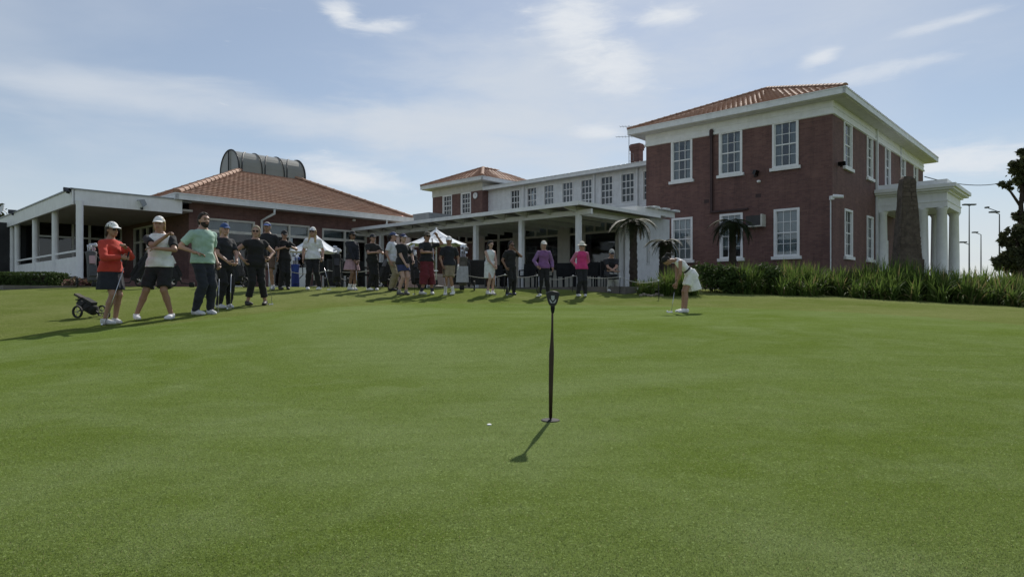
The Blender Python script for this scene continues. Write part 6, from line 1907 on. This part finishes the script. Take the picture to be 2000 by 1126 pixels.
V, Fc = straps(pts, [h_ * 1.08 for h_ in hts], 46, 1.5, STRAP, 'x', .026, 5, 5, .42)
bo = meshobj('strap_leaf_border', V, Fc, [STRAP], smooth=True)
tag(bo, 'long dense border of green strap leaved plants along the right lawn edge', None, kind='stuff')
def leafy(center, radii, n, size, seed, mat, name, parent, z0=None, flat=0.0, gaps=5.0):
    """a crown of small leaf faces in clumps"""
    r_ = np.random.default_rng(seed)
    nc_ = max(10, n // 60)
    cc_ = r_.normal(size=(nc_, 3)); cc_ /= np.linalg.norm(cc_, axis=1)[:, None]
    cc_ *= (r_.random((nc_, 1)) ** .45) * np.array(radii) * .95
    pid = r_.integers(0, nc_, n)
    p = cc_[pid] + r_.normal(size=(n, 3)) * np.array(radii) * .15
    p = p + np.array(center)
    if z0 is not None: p = p[p[:, 2] > z0]
    n = len(p)
    a_ = r_.normal(size=(n, 3)); a_ /= np.linalg.norm(a_, axis=1)[:, None]
    b_ = np.cross(a_, r_.normal(size=(n, 3))); b_ /= np.linalg.norm(b_, axis=1)[:, None]
    s_ = size * r_.uniform(.6, 1.4, (n, 1))
    v = np.stack([p - a_ * s_, p + b_ * s_ * .42, p + a_ * s_, p - b_ * s_ * .42], 1).reshape(-1, 3)
    f = np.arange(4 * n).reshape(-1, 4)
    return meshobj(name, v - np.array(ORG.get(parent.name, (0, 0, 0))) if parent is not None else v, f, [mat], parent, smooth=False)
def shrub(label, px, d_, hgt, rx, seed, mat=None, strap=True, cat='shrub', name='shrub', n_=26):
    x, y = rr(px) * d_, d_; z = gz(x, y)
    t = thing(name, label, cat, (x, y, z))
    if strap:
        q = np.random.default_rng(seed); ps, hs_ = [], []
        for _ in range(int(n_ * max(rx, .4))):
            a_ = q.uniform(0, 6.28); rad = rx * math.sqrt(q.random())
            xx, yy = x + rad * math.cos(a_), y + .6 * rad * math.sin(a_)
            ps.append((xx, yy, gz(xx, yy))); hs_.append(hgt * (1 - .35 * rad / rx))
        V, Fc = straps(ps, hs_, 44, 1.15, None, '', .015, 4, seed)
        meshobj('leaves', V - np.array((x, y, z)), Fc, [mat or STRAP], t)
    else:
        leafy((x, y, z + hgt * .5), (rx, rx * .7, hgt * .55), int(5200 * rx), .055, seed, mat or SHRUB, 'foliage', t, z0=z - .02)
    for i in range(3):
        m = MB(); m.tube([(0.06 * (i - 1), 0, -.05), (0.12 * (i - 1), .03 * i, hgt * .5)], [.02, .008], 5); m.build('stem', BARK, t, local=True)
    return t
shrub('bright green bushy grass clump behind the putting player', 1322, 19.0, .95, .62, 11, n_=34)
shrub('low green leafy clump left of the putting player', 1276, 19.2, .62, .42, 12)
shrub('dark green shrub right of the putting player against brick wall', 1392, 20.4, .85, .85, 13, SHRUB, False)
shrub('rounded green shrub under the tree fern with taller wispy leaves', 1452, 20.0, 1.15, .55, 14, n_=30)
shrub('dark shrub filling the bed left of the long border', 1490, 20.4, .82, .75, 15, SHRUB, False)
shrub('dark low shrub between rounded shrub and player', 1425, 19.9, .72, .60, 17, SHRUB, False)
shrub('small leafy plant at the foot of tall tree fern by rope', 1248, 20.9, .42, .30, 16)
hx = rr(25) * 19.5
hg = thing('clipped_hedge', 'low dark clipped hedge below the left verandah', 'hedge', (hx, 19.5, gz(hx, 19.5)))
r_ = np.random.default_rng(3); n = 14000
p = r_.uniform(-1, 1, (n, 3)); k_ = np.argmax(np.abs(p), 1); keep = np.abs(p[np.arange(n), k_]) > .0
p[np.arange(n), k_] = np.sign(p[np.arange(n), k_]) * r_.uniform(.86, 1.02, n)
p = p * np.array((1.45, .45, .24)) + np.array((0, 0, .24))
a_ = r_.normal(size=(n, 3)); a_ /= np.linalg.norm(a_, axis=1)[:, None]; b_ = np.cross(a_, r_.normal(size=(n, 3))); b_ /= np.linalg.norm(b_, axis=1)[:, None]
v = np.stack([p - a_ * .035, p + b_ * .018, p + a_ * .035, p - b_ * .018], 1).reshape(-1, 3)
meshobj('foliage', v, np.arange(4 * n).reshape(-1, 4), [SHRUB], hg, smooth=False)
m = MB(); m.box(-1.3, 1.3, -.36, .36, 0, .40); m.build('inner_twigs', BARK, hg, local=True)
fl = shrub('low pinkish flowering plants by the verandah step', 158, 18.4, .26, .42, 21, leafmat('pink_flower', (.30, .14, .14), (.12, .14, .06), .2), False, 'plant', 'flower_bed')
# tree ferns
def frond_mesh(L, seed, mat):
    r_ = random.Random(seed); V, Fc = [], []
    n = 30
    for i in range(n):
        t0 = i / n
        def pos(t): return Vector((L * (t * .92 + .06 * math.sin(t * 3)), 0, L * (.42 * t - 1.05 * t * t)))
        p = pos(t0); p2 = pos((i + 1) / n)
        b = len(V)
        V += [p + Vector((0, -.008, 0)), p + Vector((0, .008, 0)), p2 + Vector((0, .006, 0)), p2 + Vector((0, -.006, 0))]; Fc.append((b, b + 1, b + 2, b + 3))
        ll = L * .30 * math.sin(math.pi * min(1, t0 * .9 + .12)) ** .8 * r_.uniform(.8, 1.15)
        for s_ in (-1, 1):
            b = len(V); d_ = Vector((.45, s_, -.32 - .3 * t0)).normalized()
            w_ = Vector((L / n * .9, 0, 0))
            V += [p, p + w_, p + d_ * ll + w_ * .3, p + d_ * ll]; Fc.append((b, b + 1, b + 2, b + 3))
    me = bpy.data.meshes.new('frond')
    me.from_pydata([tuple(v) for v in V], [], Fc); me.materials.append(mat); me.update()
    return me
def tree_fern(label, px, d_, py_top, trunk_r, L, nf, seed, bow=0.0, z=None, dead=3):
    x, y = rr(px) * d_, d_
    z = gz(x, y) if z is None else z
    hgt = zd(py_top, d_) - z
    t = thing('tree_fern', label, 'tree fern', (x, y, z), 'tree ferns by the brick wall')
    m = MB(); r_ = random.Random(seed)
    pts = []; rad = []
    for i in range(26):
        q = i / 25
        pts.append((bow * math.sin(q * 3.0) + r_.uniform(-.008, .008), r_.uniform(-.008, .008), -.05 + (hgt + .05) * q)); rad.append(trunk_r * (1.15 - .25 * q) * (1 + .10 * (i % 2) + r_.uniform(-.06, .06)) * (1.25 if q > .9 else 1))
    m.tube(pts, rad, 10); m.build('trunk', BARK, t, local=True)
    meshes = [frond_mesh(L * s_, seed + i, FERN) for i, s_ in enumerate((1.0, .85, 1.1))]
    deadm = frond_mesh(L * .8, seed + 9, DRYF)
    for i in range(nf + dead):
        me = meshes[i % 3] if i < nf else deadm
        o = bpy.data.objects.new('frond', me); COL.objects.link(o); o.parent = t
        o.location = (pts[-1][0], pts[-1][1], hgt)
        up_ = r_.uniform(-22, 42) if i < nf else r_.uniform(30, 65)
        o.rotation_euler = (r_.uniform(-.2, .2), R(up_), 2 * math.pi * i / nf * 1.0 + r_.uniform(-.2, .2))
tree_fern('tall tree fern with thick dark trunk at corner of the sunroom', 1237, 21.6, 432, .12, .78, 26, 31, z=TZ - .1)
tree_fern('shorter dark tree fern between sunroom and first brick wall window', 1299, 23.4, 472, .20, .66, 26, 47, z=TZ - .1)
tree_fern('tree fern with slim trunk in front of the middle ground floor window', 1431, 25.6, 434, .13, .98, 32, 53, z=TZ - .1)
# gum trees and the light poles on the right, beyond the border
def tree(label, px, d_, spec, trunk, seed, n=9000, size=.22):
    x, y = rr(px) * d_, d_; z = gz(x, y)
    t = thing('gum_tree', label, 'tree', (x, y, z), 'trees at the right edge')
    m = MB(); 
    top = zd(trunk, d_) - z
    m.tube([(0, 0, -.2), (.15, 0, top * .35), (-.1, 0, top * .7), (.2, .1, top)], [.38, .30, .2, .08], 9)
    crowns = []
    for i, (cx_, cy_, rx, rz) in enumerate(spec):
        xx = rr(cx_) * d_ - x; zz_ = zd(cy_, d_) - z; sc_ = d_ / F
        m.tube([(0, 0, max(.5, zz_ - 2.2)), (xx * .6, .2, zz_ - .6), (xx, .3, zz_)], [.14, .10, .04], 6)
        crowns.append((xx, zz_, rx * sc_, rz * sc_))
    m.build('trunk', BARK, t, local=True, smooth=True)
    for i, (xx, zz_, rx, rz) in enumerate(crowns):
        leafy((x + xx, y + .3 * (i % 3 - 1), z + zz_), (rx, rx * .8, rz), int(n * rx * rz / 8.5), size, seed + i, GUM, 'crown', t)
tree('tall gum tree with dark uneven crown at the right edge of photo', 1996, 62, [(1988, 330, 22, 26), (1965, 362, 15, 9), (2012, 352, 22, 34), (2020, 420, 24, 40), (2004, 300, 14, 12), (1990, 420, 12, 10)], 330, 71)
tree('lower dense dark tree below the tall gum at right edge', 1986, 55, [(1978, 452, 14, 16), (1962, 470, 12, 12), (1992, 480, 20, 24), (1966, 500, 18, 16), (2010, 500, 30, 30), (1990, 505, 30, 18), (1955, 458, 7, 6), (1950, 512, 14, 12), (1975, 515, 26, 14), (2005, 460, 22, 26)], 450, 81)
tree('distant rounded tree behind the left verandah', 6, 70, [(8, 470, 26, 34), (-30, 450, 40, 50), (25, 495, 20, 25), (-80, 440, 50, 60)], 460, 91, 7000, .26)
POLEM = paint('pole_grey', (.10, .11, .12), .1, .6)  # grey lightened, distance haze put into the colour
def pole(label, px, d_, ptop, arms):
    x, y = rr(px) * d_, d_; z = gz(x, y)
    t = thing('light_pole', label, 'light pole', (x, y, z), 'light poles on the right')
    hh = zd(ptop, d_) - z
    m = MB(); m.tube([(0, 0, -.1), (0, 0, hh)], [.09, .045], 8); m.build('mast', POLEM, t, local=True)
    for dx, dz, w_ in arms:
        m = MB(); m.tube([(0, 0, hh - dz), (dx, 0, hh - dz + abs(dx) * .35)], .035, 6); m.build('arm', POLEM, t, local=True)
        m = MB(); xx = dx; m.box(xx - w_, xx + w_, -.2, .2, hh - dz + abs(dx) * .35 - .05, hh - dz + abs(dx) * .35 + .09); m.build('lamp_head', POLEM, t, local=True)
pole('tall light pole with crossbar lamps right of the portico', 1893, 70, 402, [(-.35, 0, .3), (.35, 0, .3), (-.7, 4.2, .35)])
pole('shorter light pole with single arm beyond the border', 1916, 75, 458, [(-.7, 0, .25)])
pole('light pole with angled lamp in front of the gum tree', 1952, 62, 418, [(-.5, 0, .4), (-1.2, -.2, .1)])
# power line from the clubhouse to the trees
p0 = Vector((*AB(A0 - .3, bA(1806, A0 - .3)), 0)); p0.z = zd(345, p0.y); p1 = PX(1952, 62, 358); p1b = PX(2100, 66, 372)
m = MB(); m.tube([p0.lerp(p1, t / 12) - Vector((0, 0, .35 * 4 * (t / 12) * (1 - t / 12))) for t in range(13)] + [p1b], .032, 5)
tag(m.build('power_line', DKM), 'dark overhead cable running from the brick clubhouse to trees', 'cable')
# stone cairn
cx_, cd = rr(1772) * 22.6, 22.6
zb_ = gz(cx_, cd)
ca = thing('stone_cairn', 'tall tapering brown stone cairn in front of the portico', 'monument', (cx_, cd, zb_))
r_ = random.Random(5)
def rng_ring(z, hw_, hd_, sh=0.0):
    return [(sx_ * hw_ + sh + r_.uniform(-.02, .02), sy_ * hd_ + r_.uniform(-.02, .02), z) for sx_, sy_ in ((-1, -1), (-.33, -1.03), (.33, -1.03), (1, -1), (1.03, -.3), (1.03, .3), (1, 1), (.33, 1.02), (-.33, 1.02), (-1, 1), (-1.03, .3), (-1.03, -.3))]
sc_ = cd / F
prof_ = [(540, 25), (507, 24), (506, 22), (480, 20.5), (440, 18), (400, 15), (372, 13.6), (356, 13.0), (350, 11.5), (345, 8)]
rings = [rng_ring(zd(py, cd) - zb_, w_ * sc_, w_ * sc_ * .6, .0 if py > 500 else (-3 + (506 - py) * .012) * sc_ * .3) for py, w_ in prof_]
m = MB(); nn = 12
m.add([p for g_ in rings for p in g_], [(i * nn + j, i * nn + (j + 1) % nn, (i + 1) * nn + (j + 1) % nn, (i + 1) * nn + j) for i in range(len(rings) - 1) for j in range(nn)] + [tuple(range((len(rings) - 1) * nn, len(rings) * nn))])
m.build('core', STONE, ca, local=True)
# individual face stones
for i in range(len(rings) - 3):
    pass
zz_ = zd(505, cd) - zb_; ztop_ = zd(352, cd) - zb_
row = 0
stone_mats = [paint('cairn_stone_%d' % i, c_, .3, .95, 7.0, bmp=.5) for i, c_ in enumerate(((.122, .096, .076), (.108, .084, .066), (.134, .106, .084)))]
while zz_ < ztop_ - .1:
    hh = r_.uniform(.12, .19)
    pyc = HOR - (zz_ + zb_ - H) * F / cd
    hwp = np.interp(pyc, [p_[0] for p_ in prof_][::-1], [p_[1] for p_ in prof_][::-1]) * sc_
    for side in range(2):
        hwq = hwp * (1 if side == 0 else .6)
        u = -hwq
        while u < hwq - .06:
            w_ = min(r_.uniform(.18, .36), hwq - u)
            m = MB(); d0 = -(hwp * (.6 if side == 0 else .91)) - r_.uniform(.0, .012); e = .012
            pts = []
            for zz2 in (zz_ + e, zz_ + hh - e):
                for (uu, dd) in ((u + e, d0 + .12), (u + w_ - e, d0 + .12), (u + w_ - e - r_.uniform(0, .02), d0), (u + e + r_.uniform(0, .02), d0)):
                    pts.append((uu, dd, zz2) if side == 0 else (dd * 1.1, uu, zz2))
            m.hexa(pts); m.build('stone', stone_mats[r_.randrange(3)], ca, local=True)
            u += w_
    zz_ += hh; row += 1

# ------------------------------------------------------------------ short turf blades on the nearer part of the green
def blademat():
    m, t, b = nmat('turf_blade')
    g = t.nodes.new('ShaderNodeNewGeometry'); P = g.outputs['Position']
    pat = vnoise(t, 0.16, 4, 0.6, P, 1.2); mid = vnoise(t, 1.7, 5, 0.65, P, 0.4); big = vnoise(t, 0.22, 5, 0.6, P, 0.6); sm = vnoise(t, 9.0, 5, 0.7, P)
    wnn = t.nodes.new('ShaderNodeTexWhiteNoise'); wnn.noise_dimensions = '1D'
    t.links.new(g.outputs['Random Per Island'], wnn.inputs['W'])
    col = mixc(t, maprange(t, big.outputs['Fac'], 0.38, 0.62), (0.172, 0.234, 0.050), (0.208, 0.276, 0.078))
    col = mixc(t, maprange(t, pat.outputs['Fac'], 0.42, 0.60, 0, 0.62), col, (0.310, 0.372, 0.170))
    col = mixc(t, maprange(t, mid.outputs['Fac'], 0.46, 0.72, 0, 0.55), col, (0.310, 0.372, 0.170))
    col = mixc(t, maprange(t, sm.outputs['Fac'], 0.45, 0.75, 0, 0.4), col, (0.095, 0.145, 0.022))
    col = mixc(t, wnn.outputs['Value'], mixc(t, 1.0, col, (0.62, 0.66, 0.6), 'MULTIPLY'), mixc(t, 1.0, col, (1.35, 1.28, 1.5), 'MULTIPLY'))
    col = mixc(t, maprange(t, wnn.outputs['Value'], 0.965, 0.97), col, (0.36, 0.33, 0.17))
    t.links.new(col, b.inputs['Base Color'])
    b.inputs['Roughness'].default_value = 0.6; b.inputs['Specular IOR Level'].default_value = 0.15
    tl = t.nodes.new('ShaderNodeBsdfTranslucent'); t.links.new(col, tl.inputs[0])
    mx = t.nodes.new('ShaderNodeMixShader'); mx.inputs[0].default_value = 0.4
    t.links.new(b.outputs[0], mx.inputs[1]); t.links.new(tl.outputs[0], mx.inputs[2]); t.links.new(mx.outputs[0], t.nodes['Material Output'].inputs[0])
    return m
r_ = np.random.default_rng(77)
NB = 420000
dd = 1.62 * (10.0 / 1.62) ** r_.random(NB)
xx = (r_.random(NB) * 2 - 1) * dd * 0.86
keep = (dd < np.interp(xx, xs, yf) - .05) & (r_.random(NB) > np.clip((dd - 3.0) / 6.5, 0, 1))
dd, xx = dd[keep], xx[keep]; NB = len(dd)
zz_ = ground(xx, dd) + .010
sz_ = np.clip(dd / 2.6, 1.0, 1.9)
ht = (.0050 + .0045 * r_.random(NB))
wd = .0014 * sz_ * (.7 + .6 * r_.random(NB))
az_ = r_.random(NB) * 2 * math.pi; ln = r_.normal(0, .8, NB) * ht
a2 = r_.random(NB) * 2 * math.pi
base = np.stack([xx, dd, zz_], -1)
side = np.stack([np.cos(az_) * wd, np.sin(az_) * wd, np.zeros(NB)], -1)
tip = base + np.stack([np.cos(a2) * ln, np.sin(a2) * ln, ht], -1)
v = np.stack([base - side, base + side, tip], 1).reshape(-1, 3)
tb = meshobj('turf_blades', v, np.arange(3 * NB).reshape(-1, 3), [blademat()], smooth=False)
tag(tb, 'short mown grass blades of the putting green', None, kind='stuff')
